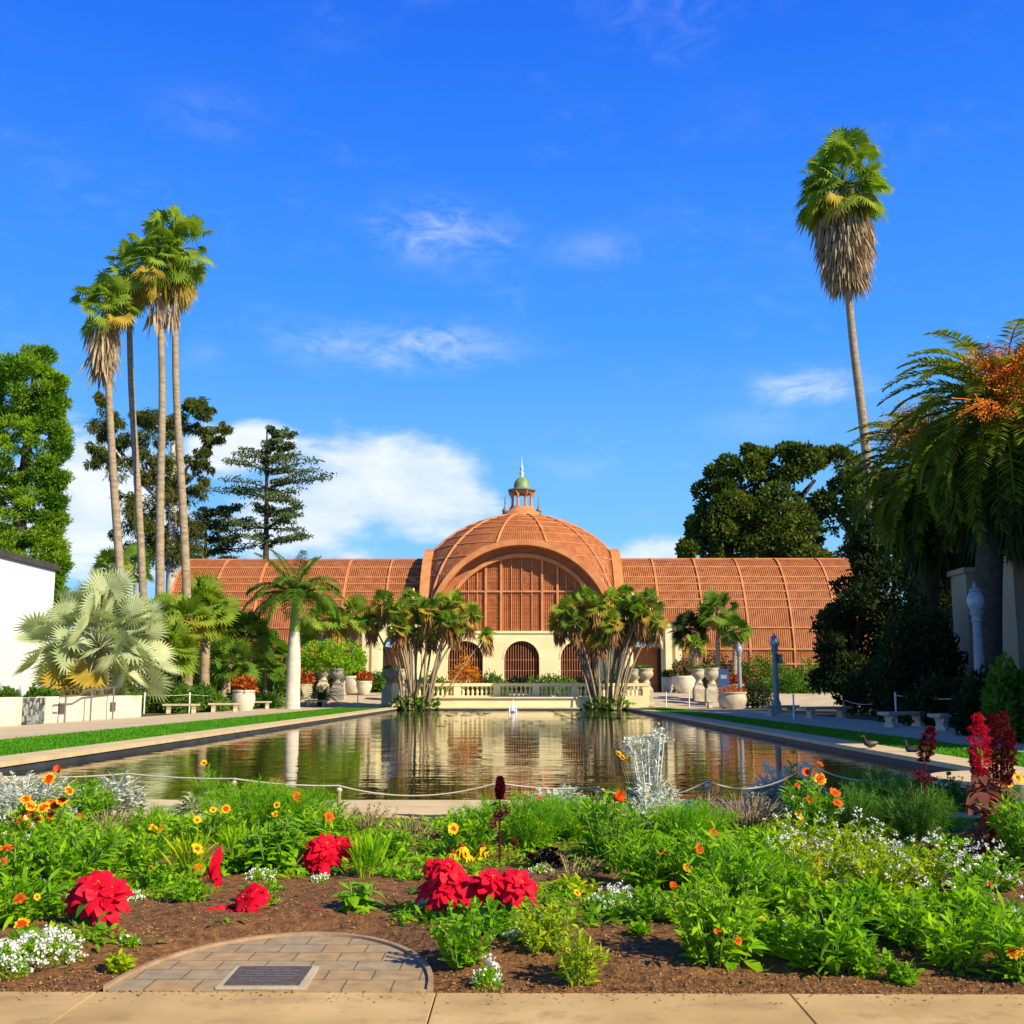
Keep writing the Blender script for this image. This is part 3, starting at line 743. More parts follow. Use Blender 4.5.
# lantern
lz = Z0 + RS
lan = MB()
lan.lathe([(2.55, -.55), (2.55, -.18), (2.25, -.05), (2.05, .0), (2.0, .30), (1.7, .42), (1.55, .55), (1.35, .62), (1.3, .9)], 12, (0, 0, lz)); lo_ = lan.build('lantern_base', 'rib', bt)
b = MB()
for i in range(8):
    a = PI / 8 + i * PI / 4; c = (1.05 * math.cos(a), 1.05 * math.sin(a), lz)
    b.lathe([(.22, .85), (.22, 1.0), (.14, 1.1), (.125, 2.1), (.2, 2.3), (.24, 2.42)], 8, c)
    b.tube([(1.1 * math.cos(a), 1.1 * math.sin(a), lz + 1.9), (1.3 * math.cos(a), 1.3 * math.sin(a), lz + 2.35), (1.5 * math.cos(a), 1.5 * math.sin(a), lz + 2.5)], [.07, .1, .06], 5)
b.build('lantern_column', 'rib', bt)
b = MB(); b.lathe([(1.15, 2.35), (1.2, 2.55), (1.45, 2.65), (1.5, 2.78), (1.25, 2.86), (1.05, 2.9)], 16, (0, 0, lz)); b.build('lantern_cornice', 'lead', bt)
b = MB(); b.lathe([(.88, 2.88), (.88, 3.1), (.83, 3.42), (.72, 3.72), (.52, 3.98), (.28, 4.16), (.2, 4.22)], 20, (0, 0, lz)); b.build('cupola', 'copper', bt)
b = MB(); b.lathe([(.24, 4.2), (.15, 4.35), (.27, 4.6), (.1, 4.85), (.2, 5.05), (.22, 5.12), (.1, 5.3), (.06, 5.8), (.01, 6.5)], 10, (0, 0, lz)); b.build('finial', 'copper2', bt)
for sg in (-1, 1):
    b = MB(); b.lathe([(.26, -.2), (.26, .3), (.3, .34), (.28, .55), (.12, .7), (.15, .82), (.08, .9), (.05, 1.4), (.008, 2.05)], 8, (sg * 1.78, -.3, lz + .1)); b.build('spire', 'lead', bt)

# cream arcade below the gable
def arch_wall(b, x0, x1, z0, z1, y0, y1, ops, m=0, top=None):
    # ops: (cx, halfwidth, sill z, spring z)
    X = {x0, x1}
    for cx, hw, sl, sp in ops:
        for a in np.linspace(0, PI, 17): X.add(round(cx + hw * math.cos(a), 4))
    if top: X |= {p[0] for p in top if x0 < p[0] < x1}
    X = sorted(X)
    zt = lambda x: float(np.interp(x, [p[0] for p in top], [p[1] for p in top])) if top else z1
    def quad(x, xx, za, zb, zc, zd):
        b.add([[x, y0, za], [xx, y0, zb], [xx, y0, zc], [x, y0, zd], [x, y1, za], [xx, y1, zb], [xx, y1, zc], [x, y1, zd]],
              [[0, 1, 2, 3], [5, 4, 7, 6], [3, 2, 6, 7], [0, 4, 5, 1]], m)
    for x, xx in zip(X[:-1], X[1:]):
        mid = (x + xx) / 2; o = [q for q in ops if abs(mid - q[0]) < q[1]]
        if not o: quad(x, xx, z0, z0, zt(xx), zt(x))
        else:
            cx, hw, sl, sp = o[0]
            f = lambda u: sp + math.sqrt(max(hw * hw - (u - cx) ** 2, 0))
            quad(x, xx, f(x), f(xx), zt(xx), zt(x))
            if sl > z0 + .01: quad(x, xx, z0, z0, sl, sl)
    for cx, hw, sl, sp in ops:
        for s2 in (-1, 1):
            x = cx + s2 * hw; b.add([[x, y0, sl], [x, y1, sl], [x, y1, sp], [x, y0, sp]], [[0, 1, 2, 3]], m)
    for x in (x0, x1):
        b.add([[x, y0, z0], [x, y1, z0], [x, y1, zt(x)], [x, y0, zt(x)]], [[0, 1, 2, 3]], m)
fy = -10.2
win = [(-5.35, 1.66, 1.15, 3.2), (0, 1.66, 1.15, 3.2), (5.35, 1.66, 1.15, 3.2)]
b = MB(); ZW = 6.72 - BZ
arch_wall(b, -9.5, 9.5, 0, ZW - .25, fy, fy + .55, win)
b.bb(-9.5, 9.5, fy - .12, fy + .6, ZW - .252, ZW - .02); b.bb(-9.3, 9.3, fy + .551, -7.98, ZW - .5, ZW - .26)
b.build('arcade_wall', 'stucco', bt)
for cx, hw, sl, sp in win:
    b = MB(); b.bb(cx - 1.9, cx + 1.9, fy + 1.6, fy + 1.7, sl - .6, sp + 1.9); o = b.build('window', 'dark', bt)
    b = MB()
    for x in np.arange(cx - hw + .14, cx + hw, .24):
        b.bb(x - .028, x + .028, fy + .3, fy + .36, sl, sp + math.sqrt(max(hw ** 2 - (x - cx) ** 2, 0)))
    for z in (sl + .05, sl + .9, sl + 1.9): b.bb(cx - hw, cx + hw, fy + .361, fy + .40, z, z + .06)
    b.build('grille', 'innerlath', o)
    b = MB(); arch_band(b, hw - .002, hw + .14, fy - .05, fy + .02, sp, n=24)
    ob = b.build('archivolt', 'stucco', o); ob.location.x += cx
# entrance bays
for sg in (-1, 1):
    cx = sg * 11.75; x0, x1 = (9.52, 14.95) if sg > 0 else (-14.95, -9.52)
    zt = az(626, 108) - BZ
    top = [(9.52, zt + 2.6), (10.6, zt + 2.7), (11.4, zt + 2.2), (12.2, zt + 1.3), (12.9, zt + .75), (13.6, zt + .35), (14.2, zt + .05), (14.95, zt)]
    if sg < 0: top = [(-x, z) for x, z in top][::-1]
    y0 = fy - 1.6
    b = MB(); arch_wall(b, x0, x1, 0, 0, y0, y0 + .9, [(cx, 1.35, 0, 4.05)], top=top)
    for px_ in (9.9, 13.7, 14.6): b.bb(sg * px_ - .3, sg * px_ + .3, y0 - .28, y0 - .003, 0, zt - .1)
    for px_ in (13.7, 14.6): b.bb(sg * px_ - .38, sg * px_ + .38, y0 - .36, y0 + .2, zt - .097, zt + .2)
    b.build('entrance_wall', 'stucco', bt)
    b = MB(); b.bb(cx - 2, cx + 2, y0 + 1.8, y0 + 1.9, 0, 5.6); o = b.build('entrance_recess', 'innerlath', bt)
    b = MB(); b.bb(cx + sg * 1.3 - .25, cx + sg * 1.3 + .1, y0 + .9, y0 + 1.75, 0, 4.6)
    b.build('entrance_jamb', 'dark', o)
    b = MB(); arch_band(b, .25, 1.1, y0 + .5, y0 + .56, 4.15, .12, PI - .12, 20); ob = b.build('fanlight', 'blueglass', o); ob.location.x += cx
    b = MB(); arch_band(b, 1.349, 1.6, y0 - .1, y0 - .002, 4.05, n=24); ob = b.build('door_surround', 'stucco', o); ob.location.x += cx
    for s2 in (-1, 1):
        b = MB(); b.lathe([(.28, 0), (.32, .15), (.2, .25), (.35, .6), (.3, .85), (.1, 1.0), (.12, 1.15), (.02, 1.35)], 10, (cx + s2 * .9 - sg * .6, y0 + .45, zt + (2.3 if s2 == -sg else 1.2))); b.build('urn_finial', 'stucco', bt)

# ------------------------------------------------------------------ basin wall and balustrade at the far end of the pool
bw = thing('basin_wall', 'low cream wall curving round the far end of the pool', 'wall', (-.6, 76.6, 0))
b = MB(); poly = [(-7.0, .1), (-6.3, -.6), (-5.4, -.95), (-4, -1.05), (0, -1.1), (3.6, -1.05), (4.9, -.95), (5.7, -.6), (6.4, .1), (6.4, .9), (-7.0, .9)]
b.prism(poly, -.3, .62, axis='z'); b.build('face', 'stucco', bw)
b = MB(); b.prism([(x * 1.015, y * 1.1 - .03) for x, y in poly[:-2]] + [(6.5, .75), (-7.1, .75)], .6205, .70, axis='z'); b.build('coping_stone', 'stucco', bw)
bl = thing('balustrade', 'cream stone balustrade above the far pool wall', 'balustrade', (-.3, 78.0, 0))
b = MB(); b.bb(-8.6, 8.6, -.22, .22, 0, .78); b.build('plinth', 'stucco', bl)
b = MB(); b.bb(-8.6, 8.6, -.24, .24, 1.40, 1.60); b.build('top_rail', 'stucco', bl)
px_ = [-8.2, -5.9, -3.55, -1.2, 1.2, 3.55, 5.9, 8.2]
pts = [ax(p, 78) + .3 for p in (444, 457.5, 497, 536, 575, 610)]
posts = [-8.4, pts[1], pts[2], pts[3], pts[4], pts[4] + 2.62, 8.4]
for x in posts:
    b = MB(); b.bb(x - .24, x + .24, -.2, .2, .781, 1.399); b.build('post', 'stucco', bl)
for a, c in zip(posts[:-1], posts[1:]):
    n = max(3, round((c - a - .48) / .30))
    for k in range(n):
        x = a + .24 + (c - a - .48) * (k + .5) / n
        b = MB(); b.lathe([(.085, .781), (.085, .84), (.05, .87), (.10, .99), (.09, 1.06), (.045, 1.22), (.06, 1.3), (.085, 1.34), (.085, 1.399)], 8, (x, 0, 0)); b.build('baluster', 'stucco', bl)

# ------------------------------------------------------------------ left white building and wall with mosaic
wb = thing('white_building', 'plain white building at the left edge with a dark roof edge', 'building', (-24.7, 60, 0))
hR = az(570, 60)
b = MB(); b.bb(-16, 0, -32, 0, -.1, hR); b.build('wall', 'white', wb)
b = MB(); b.bb(-16.1, .14, -32.1, .14, hR + .002, hR + .3); b.build('roof_edge', 'roofedge', wb)
wx = -16.7
pw = thing('planter_wall', 'low white planter wall with grey mosaic panel beside the left path', 'wall', (wx, 36, 0))
hw_ = .92
b = MB(); b.bb(-.35, 0, -14, 2.55, -.05, hw_); b.bb(-.35, 0, 4.45, 14.6, -.05, hw_); b.bb(-.4, -.12, 2.55, 4.45, -.05, hw_ - .02); b.bb(-3.4, -.352, 14.25, 14.6, -.05, hw_); b.build('wall_face', 'capwall', pw)
b = MB(); b.bb(-.119, -.02, 2.56, 4.44, 0, hw_ - .03); b.build('mosaic_panel', 'mosaic', pw)
for p in (66, 116.5):
    Y = wx * F / (p - 525); b = MB(); b.bb(.002, .03, Y - 36 - .3, Y - 36 + .3, .30, .66); b.build('sign_plate', 'brass', pw)
for i, y in enumerate(np.arange(-9, 14, 3.1)):
    b = MB(); b.bb(.001, .012, y - .015, y + .015, 0, hw_ - .02)
hr = thing('handrail', 'bent metal handrail with three posts before the white wall', 'handrail', (wx + .35, 36, 0))
ypost = [wx * F / (p - 525) - 36 for p in (60, 86, 108.5)]
for y, h in zip(ypost, (.95, 1.15, 1.25)):
    b = MB(); b.tube([(0, y, 0), (0, y, h)], .035, 8); b.build('post', 'rail', hr)
b = MB(); y0 = ypost[0]
pt = [(0, y0 - .1, .66), (0, y0 - .5, .66), (0, y0 - .62, .8), (0, y0 - .5, .92), (0, y0, .93), (0, y0 + 1.2, .95), (0, ypost[1] - .3, 1.16), (0, ypost[2] + .2, 1.26)]
b.tube(pt, .03, 8); b.build('rail', 'rail', hr)

# ------------------------------------------------------------------ shaded building behind the palms on the right
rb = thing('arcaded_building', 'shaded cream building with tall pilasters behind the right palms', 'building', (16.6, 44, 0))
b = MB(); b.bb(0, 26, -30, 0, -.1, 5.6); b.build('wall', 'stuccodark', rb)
b = MB(); b.bb(9, 26, -34, -2, 6.001, 17); b.build('shade_block', 'stuccodark', rb)  # tall block out of view, added to shade the right palms and path
b = MB(); b.bb(8.6, 26.4, -34.4, -1.6, 17.002, 17.5); b.build('shade_block_cap', 'stuccodark', rb)  # cap of the added shade block, also unseen
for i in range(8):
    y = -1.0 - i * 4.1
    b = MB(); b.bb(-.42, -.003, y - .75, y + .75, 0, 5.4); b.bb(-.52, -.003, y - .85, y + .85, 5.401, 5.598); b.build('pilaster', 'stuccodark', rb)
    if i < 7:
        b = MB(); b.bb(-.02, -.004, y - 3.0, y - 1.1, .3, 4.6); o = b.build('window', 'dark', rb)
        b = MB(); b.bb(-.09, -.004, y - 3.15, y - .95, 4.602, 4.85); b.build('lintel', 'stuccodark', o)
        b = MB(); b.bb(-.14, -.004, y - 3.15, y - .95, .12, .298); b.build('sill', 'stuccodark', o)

# ------------------------------------------------------------------ garden furniture
def bench(loc, L, rz, label, mats='stone', group='pale stone benches along the paths'):
    t = thing('bench', label, 'bench', loc, rz, group)
    b = MB(); b.box((0, 0, .43), (L, .46, .09)); b.box((0, 0, .372), (L - .1, .38, .026)); b.build('seat', mats, t)
    for s2 in (-1, 1):
        b = MB(); b.prism([(-.19, 0), (.19, 0), (.19, .07), (.14, .11), (.12, .2), (.17, .31), (.17, .358), (-.17, .358), (-.17, .31), (-.12, .2), (-.14, .11), (-.19, .07)], s2 * L * .33 - .11, s2 * L * .33 + .11, axis='x')
        b.build('support', mats, t)
    return t
def gpt(px, py): p = gp(px, py); return (p.x, p.y, 0)
rzp = PI / 2
bench((ax(905, 37), 37.2, 0), 1.95, R(32), 'stone bench in shade left of the tall lamp post, farther of that pair')
bench((ax(950, 34.6), 34.2, 0), 2.0, R(32), 'stone bench in shade left of the tall lamp post, nearer of that pair')
bench((ax(783, 52), 52.5, 0), 1.7, R(25), 'stone bench in shade in front of the grey lamp post by the lawn')
bench((ax(822, 49), 48.5, 0), 2.6, R(30), 'long stone bench in shade beside the small orange cone')
bench((ax(716, 75), 75, 0), 1.5, R(20), 'small sunlit stone bench beside the big pale pot on the right')
bench((ax(182, 57.3), 57.3, 0), 1.8, R(18), 'stone bench right of the low white wall, nearest on the left path')
bench((ax(225, 61), 61, 0), 1.7, R(18), 'stone bench left of the round white pot')
bench((ax(263, 72), 71, 0), 1.5, R(18), 'stone bench between the white pot and the royal palm')
bench((ax(286, 75), 75.5, 0), 1.6, R(25), 'stone bench in front of the white royal palm trunk')
bench((ax(315, 78), 78.5, .01), 1.6, R(10), 'stone bench under the dark cycad near the end of the pool')
def lamp(loc, h, label):
    t = thing('street_lamp', label, 'lamp post', loc, 0, 'lamp posts on the right side')
    b = MB(); b.lathe([(.27, 0), (.27, .18), (.23, .22), (.23, .5), (.18, .6), (.155, .7)], 12); b.build('base', 'postgrey', t)
    b = MB(); b.lathe([(.15, .7), (.145, 1.5), (.115, h - 1.0), (.11, h - .9)], 12); b.build('shaft', 'postgrey', t)
    b = MB(); b.lathe([(.12, h - .9), (.16, h - .86), (.12, h - .8), (.13, h - .72), (.2, h - .64), (.2, h - .6)], 12); b.build('capital', 'postgrey', t)
    b = MB(); b.lathe([(.14, h - .6), (.20, h - .48), (.235, h - .32), (.20, h - .16), (.14, h - .05)], 16); b.build('globe', 'globe', t)
    b = MB(); b.lathe([(.19, h - .05), (.14, h + .02), (.05, h + .08), (.05, h + .14), (.01, h + .24)], 10); b.build('finial', 'postgrey', t)
lamp((ax(981, 32), 32, 0), az(583, 32) - .2, 'tall pale lamp post before the shaded pilasters, nearest of the three')
lamp((ax(776, 58), 58, 0), az(633, 58) - .2, 'grey lamp post behind the stone bench with a small box on its shaft')
lamp((ax(740, 74), 74, 0), az(642, 74) - .2, 'slim lamp post in front of the green bushes, farthest of the three')
bx_ = thing('meter_box', 'small dark box fixed to the middle grey lamp post', 'box', (ax(779.5, 58), 57.95, az(657, 58) - .3))
b = MB(); b.box((.06, -.05, .2), (.26, .2, .46)); b.build('case', 'iron', bx_); b = MB(); b.box((.06, -.155, .2), (.2, .008, .4)); b.build('door', 'lead', bx_)
def urn_ped(px, Y, ptop, utop, z0, w, label, m='stone', pm='stone'):
    loc = (ax(px, Y), Y, z0); hp = az(ptop, Y) - z0; hu = az(utop, Y) - z0 - hp
    t = thing('pedestal', 'square ' + label[0], 'pedestal', loc, 0, 'stone pedestals that carry urns')
    b = MB(); k = w / 2
    b.lathe([(k, 0), (k, hp * .12), (k * .88, hp * .16), (k * .85, hp * .72), (k * .62, hp * .84), (k * .52, hp * .9), (k * .6, hp)], 4, sq=True); b.build('shaft', pm, t)
    u = thing('urn', label[1], 'urn', (loc[0], Y, z0 + hp), 0, 'stone urns on pedestals')
    b = MB(); b.lathe([(k * .55, 0), (k * .5, hu * .1), (k * .38, hu * .2), (k * .6, hu * .3), (k * .98, hu * .52), (k, hu * .72), (k * .86, hu * .84), (k * 1.02, hu * .93), (k * 1.0, hu), (k * .85, hu * .98), (k * .8, hu * .85)], 14); b.build('bowl', m, u)
    b = MB(); b.blob((0, 0, hu * .95), (k * .8, k * .8, k * .35), 120, .22, 0, .6); b.build('plant', 'shrub', u)
urn_ped(646, 79, 683, 668.5, .05, 1.05, ('sunlit pedestal at the right end of the balustrade', 'pale urn at the right end of the balustrade, in front'))
urn_ped(635, 83, 683, 669, .15, 1.0, ('pedestal just left of and behind the sunlit right one', 'urn just behind and left of the pale right end urn'))
urn_ped(712, 80, 684, 668, .05, 1.05, ('pedestal beside the blue sign, nearer of the right pair', 'urn beside the blue sign, nearer of the right pair'))
urn_ped(699, 83, 683, 669, .15, .95, ('pedestal beside the bowl planter, farther of the right pair', 'urn beside the bowl planter, farther of the right pair'))
urn_ped(337, 83, 683, 668.5, .15, 1.0, ('grey weathered pedestal under the bright green tree', 'grey weathered urn under the bright green tree'), 'greystone', 'greystone')
urn_ped(323, 88, 680, 667.5, .5, 1.0, ('pale pedestal behind the dark cycad', 'pale sunlit urn behind the dark cycad'))
urn_ped(390, 79, 684, 669, .05, 1.15, ('large grey pedestal left of the left palm clump', 'brownish urn left of the left palm clump'), 'greystone', 'stone')
urn_ped(401, 82, 684, 669, .12, 1.0, ('pedestal half hidden by the left palm clump stems', 'urn half hidden by the left palm clump stems'))
def pot(px, Y, ytop, ybase, wpx, label, plant, m='glaze', bowl=False, ps=1.0):
    z0 = zg(Y); hh = az(ytop, Y) - z0; k = wpx * Y / F / 2
    t = thing('planter', label, 'planter', (ax(px, Y), Y, z0), 0, 'garden pots with plants')
    b = MB()
    if bowl: b.lathe([(k * .5, 0), (k * .75, hh * .2), (k, hh * .65), (k * .95, hh * .88), (k * 1.02, hh), (k * .9, hh), (k * .85, hh * .8)], 18)
    else: b.lathe([(k * .72, 0), (k * .9, hh * .25), (k, hh * .55), (k * .93, hh * .84), (k * .9, hh * .88), (k, hh * .93), (k, hh), (k * .86, hh), (k * .82, hh * .86)], 20)
    b.build('pot', m, t)
    if plant:
        b = MB(); b.blob((0, 0, hh + k * .3 * ps), (k * .95, k * .8, k * .75 * ps), 420, k * .45 * ps, 0, .5, .3); b.build('plant', plant, t)
pot(244, 66, 690, 710, 23, 'round white pot with orange red plant between two benches', 'russet')
pot(732, 72, 692, 708, 29, 'large pale pot right of the blue sign, in shade', 'russet', 'stone', False, .35)
pot(364, 86, 681, 693, 16, 'cream bowl planter with orange plant left of the cream entrance', 'russet', 'glaze', True)
pot(352, 89, 676, 688, 22, 'wide white bowl planter behind the orange one near the left entrance', 'shrub', 'glaze', True)
pot(684, 88, 676, 689, 24, 'wide cream bowl planter right of the right entrance', 'dry', 'glaze', True)
pot(668, 90, 677, 688, 12, 'small white bowl planter close to the right entrance pilaster', 'shrub', 'glaze', True)
pot(304, 84, 684, 698, 18, 'pot with russet plant behind the royal palm trunk', 'russet', 'stone')
pot(738, 80, 684, 698, 18, 'russet plant in pot behind the large pale pot', 'russet', 'stone')
t = thing('information_sign', 'narrow blue upright sign beside the right pair of urns', 'sign', (ax(724, 78), 78, 0))
b = MB(); b.bb(-.34, .34, -.05, .05, .35, az(669, 78)); b.build('panel', 'blue', t)
b = MB(); b.bb(-.2, .2, -.056, -.0505, 1.9, 2.15); b.build('mark', 'globe', t)
for s2 in (-1, 1):
    b = MB(); b.tube([(s2 * .3, .08, 0), (s2 * .3, .08, 2.4)], .035, 6); b.build('leg', 'iron', t)
t = thing('safety_cone', 'small orange cone with white band beside the long stone bench', 'cone', (ax(843, 50.5), 50.5, 0))
b = MB(); b.box((0, 0, .02), (.36, .36, .04)); b.lathe([(.15, .04), (.035, .7), (.02, .72)], 14); b.build('body', 'conered', t)
b = MB(); b.lathe([(.11, .32), (.072, .5)], 14); b.build('band', 'petalw', t)
# stanchions with rope at the far end
def sag(p, q, s, n=14):
    p, q = np.array(p), np.array(q); t = np.linspace(0, 1, n)[:, None]
    r = p * (1 - t) + q * t; r[:, 2] -= (4 * t * (1 - t))[:, 0] * s; return r
def post(px, Y, h, label, m='white', r=.035, group='thin white rope posts near the paths'):
    t = thing('rope_post', label, 'post', (ax(px, Y), Y, zg(Y)), 0, group)
    b = MB(); b.tube([(0, 0, 0), (0, 0, h)], r, 8); b.build('shaft', m, t)
    b = MB(); b.lathe([(r * .8, h), (r * 1.5, h + r), (r * .3, h + 2.5 * r)], 8); b.build('knob', m, t)
    return Vector((ax(px, Y), Y, zg(Y) + h - .03))
def rope(p, q, s, label, m='rope', r=.014, group='ropes slung between posts'):
    o = MB(); o.tube(sag(p, q, s), r, 6); return tag(o.build('rope', m), label, 'rope', group)
l0 = post(145, 57, .95, 'white rope post at the right end of the low white wall'); l1 = post(190, 59, .95, 'white rope post in front of the bench right of the white wall'); l2 = post(247, 70, .95, 'white rope post behind the round white pot')
rope(l0, l1, .05, 'rope from the white wall to the post by the first left bench'); rope(l1, l2, .1, 'rope behind the two benches left of the white pot')
q0 = post(318, 80, .95, 'white rope post in front of the dark cycad'); q1 = post(358, 78.5, .95, 'white rope post before the orange bowl planter'); q2 = post(382, 79, .9, 'white rope post beside the large grey pedestal')
rope(q0, q1, .2, 'sagging chain left of the orange bowl planter', 'rail'); rope(q1, q2, .15, 'sagging chain from the orange bowl planter to the grey pedestal', 'rail')
r0 = post(666, 77, .95, 'white rope post right of the right end urn'); r1 = post(689, 78, .95, 'white rope post in front of the right pair of urns')
rope(r0, r1, .2, 'sagging chain between the two right urn groups', 'rail')
r2 = post(793, 46, .9, 'thin white rope post before the bench by the grey lamp post'); r3 = post(895, 41, 1.0, 'thin rope post behind the pair of shaded benches'); r4 = post(985, 33, 1.0, 'thin rope post beside the tall lamp post')
rope(Vector((ax(845, 52), 52, .7)), r3, .25, 'thin rope hanging in shade beside the long bench'); rope(r3, r4, .1, 'thin rope behind the pair of shaded benches')
# low rope fence along the near end of the pool
fp = [(2, 778, 10.9), (132, 775, 10.9), (237, 780, 10.6), (341, 787, 10.6), (498, 784, 10.4), (596, 788, 10.4), (705, 782, 10.5), (806, 765, 10.5), (905, 775, 10.6)]
fl = ['at the far left in the silver plants', 'left of the bright green fern with a white knob', 'in the bright green feathery plant', 'standing against the pale coping right of the feathery plant', 'by the dark red flower spike', 'left of the tall silver plant', 'hidden low right of the tall silver plant', 'in the silver plant on the right', 'in the shaded right corner of the bed']
tops = []
for (px, py, Y), l in zip(fp, fl):
    z = az(py, Y); x = ax(px, Y)
    t = thing('wooden_stake', 'short wooden stake ' + l, 'stake', (x, Y, -.05), 0, 'stakes of the low rope fence by the pool')
    b = MB(); b.tube([(0, 0, 0), (.004, 0, z + .05)], [.02, .017], 8); b.build('shaft', 'wood', t)
    b = MB(); b.lathe([(.021, 0), (.027, .01), (.027, .022), (.016, .034)], 10, (0.004, 0, z + .008)); b.build('rope_loop', 'rope', t)
    tops.append(Vector((x, Y, z + .01)))
for i, (p, q) in enumerate(zip(tops[:-1], tops[1:])):
    s_ = [.02, .015, .02, .10, .03, .12, .13, .1][i]
    rope(p, q, s_, 'low fence rope right of the stake ' + fl[i].replace('standing ', '').replace('the ', ''), 'rope', .0075, 'white ropes of the low fence')

# two ducks and a fountain spray
def duck(loc, rz, label):
    t = thing('duck', label, 'duck', loc, rz, 'ducks resting on the grass by the pool'); t.scale = (.62, .62, .62)
    b = MB(); b.tube([(-.30, 0, .17), (-.22, 0, .16), (-.1, 0, .14), (.05, 0, .14), (.16, 0, .17), (.21, 0, .25), (.22, 0, .33), (.25, 0, .37), (.29, 0, .365), (.33, 0, .35), (.38, 0, .34)],
                     [.01, .05, .10, .115, .085, .05, .04, .05, .045, .022, .012], 12); b.build('body', 'duck', t)
    for s2 in (-1, 1):
        b = MB(); b.tube([(-.24, s2 * .06, .19), (-.1, s2 * .10, .18), (.08, s2 * .09, .17)], [.01, .05, .02], 8); b.build('wing', 'iron', t)
        b = MB(); b.tube([(0, s2 * .04, .05), (.01, s2 * .04, 0.0), (.06, s2 * .04, .005)], .009, 5); b.build('leg', 'conered', t)
duck((ax(909, 21.2), 21.2, 0), R(120), 'dark duck standing upright on the shaded grass strip')
duck((ax(868, 22.5), 22.5, .045), R(200), 'dark duck resting near the pool edge, left of the other')
t = thing('fountain', 'small white water spray near the far end of the pool', 'fountain', (ax(513, 68), 68, wl))
b = MB()
for k in range(5):
    x = (-.35, -.12, .1, .3, .0)[k]; hh = (.5, .9, .75, .45, 1.05)[k]
    b.tube([(x, 0, 0), (x + .02, 0, hh * .6), (x + .03, 0, hh)], [.11, .06, .015], 7)
N = 160; P = np.c_[rng.normal(size=N) * .28, rng.normal(size=N) * .2, rng.random(N) ** 2 * .8]
b.leaves(P, rng.normal(size=(N, 3)), .09, .06)
b.build('spray', 'foam', t); t.scale = (.6, .6, .75)
b = MB(); b.lathe([(.3, 0), (.3, .06), (.1, .1)], 12); b.build('nozzle_ring', 'iron', t)
# lily pads on the far half of the water
b = MB()
for (x0, x1, y0, y1, n) in ((-7, -2, 58, 73, 130), (1.5, 6.2, 50, 73, 150), (-6, 5, 40, 56, 40)):
    for k in range(n):
        x, y, r_ = rnd.uniform(x0, x1), rnd.uniform(y0, y1), rnd.uniform(.09, .2)
        A = np.linspace(.3, 2 * PI - .1, 10) + rnd.uniform(0, 6)
        b.add([[x, y, wl + .012]] + [[x + r_ * math.cos(a), y + r_ * math.sin(a), wl + .012 + rnd.uniform(0, .02)] for a in A], [[0, i, i + 1] for i in range(1, 10)])
stuff(b.build('lily_pads', 'lily'), 'dark green lily pads floating on the far half of the pool', 'lily pads')

# ------------------------------------------------------------------ palms and trees
def curve_pts(pts, n=14):
    pts = np.array(pts, float); k = np.linspace(0, 1, len(pts)); t = np.linspace(0, 1, n)
    return np.stack([np.interp(t, k, pts[:, i]) for i in range(3)], 1)
def smooth_pts(pts, n=16):
    p = curve_pts(pts, n)
    for _ in range(3): p[1:-1] = (p[:-2] + 2 * p[1:-1] + p[2:]) / 4
    return p
def fan_crown(b, c, n, pet, Rr, el0=88, el1=-40, my=None, yel=-8, nseg=18, droop=.35, cup=.12, md=0, jit=.25, spread=4.4, petr=.025, yfrac=.5, roll=.55, zs=1.0):
    for i in range(n):
        f = (i + .5) / n
        el = R(el0 + (el1 - el0) * f ** .85) + rnd.gauss(0, .12); a = i * 2.39996 + rnd.gauss(0, jit)
        d = np.array([math.cos(a) * math.cos(el), math.sin(a) * math.cos(el), math.sin(el) * zs])
        p = pet * rnd.uniform(.5, 1.15)
        mid = np.array(c) + d * p * .55; B = np.array(c) + d * p - np.array([0, 0, p * .14 * math.cos(el)])
        b.tube([np.array(c), mid, B], petr, 3, 0, False)
        d2 = nrm(d); d2[2] -= (.25 + .35 * rnd.random()) * math.cos(el) + .1
        m = my if (my is not None and math.degrees(el) < yel and rnd.random() < yfrac) else md
        up = np.array([rnd.gauss(0, roll), rnd.gauss(0, roll), 1.])
        b.fan(B, d2, Rr * rnd.uniform(.72, 1.12), nseg, spread * rnd.uniform(.8, 1.1), droop * (1 + .6 * max(0, -math.sin(el))), m, cup, up)
def skirt_mesh(c, hgt, r0, r1, n, leaf, w=.10):
    # dead leaves hanging down round a trunk, from z=0 (top) to -hgt
    b = MB(); z = -hgt * rng.random(n) ** .8; a = rng.random(n) * 2 * PI
    f = -z / hgt; rad = (r0 + (r1 - r0) * f ** 1.4) * rng.uniform(.55, 1.0, n)
    P = np.c_[np.cos(a) * rad, np.sin(a) * rad, z] + np.array(c)
    D = np.c_[np.cos(a) * .28, np.sin(a) * .28, np.full(n, -1.)] + rng.normal(size=(n, 3)) * .12
    b.blades(P, D, leaf * rng.uniform(.6, 1.2, n), w * rng.uniform(.6, 1.3, n), .1, 0, (.6, 1, .7, .1), .6)
    return b
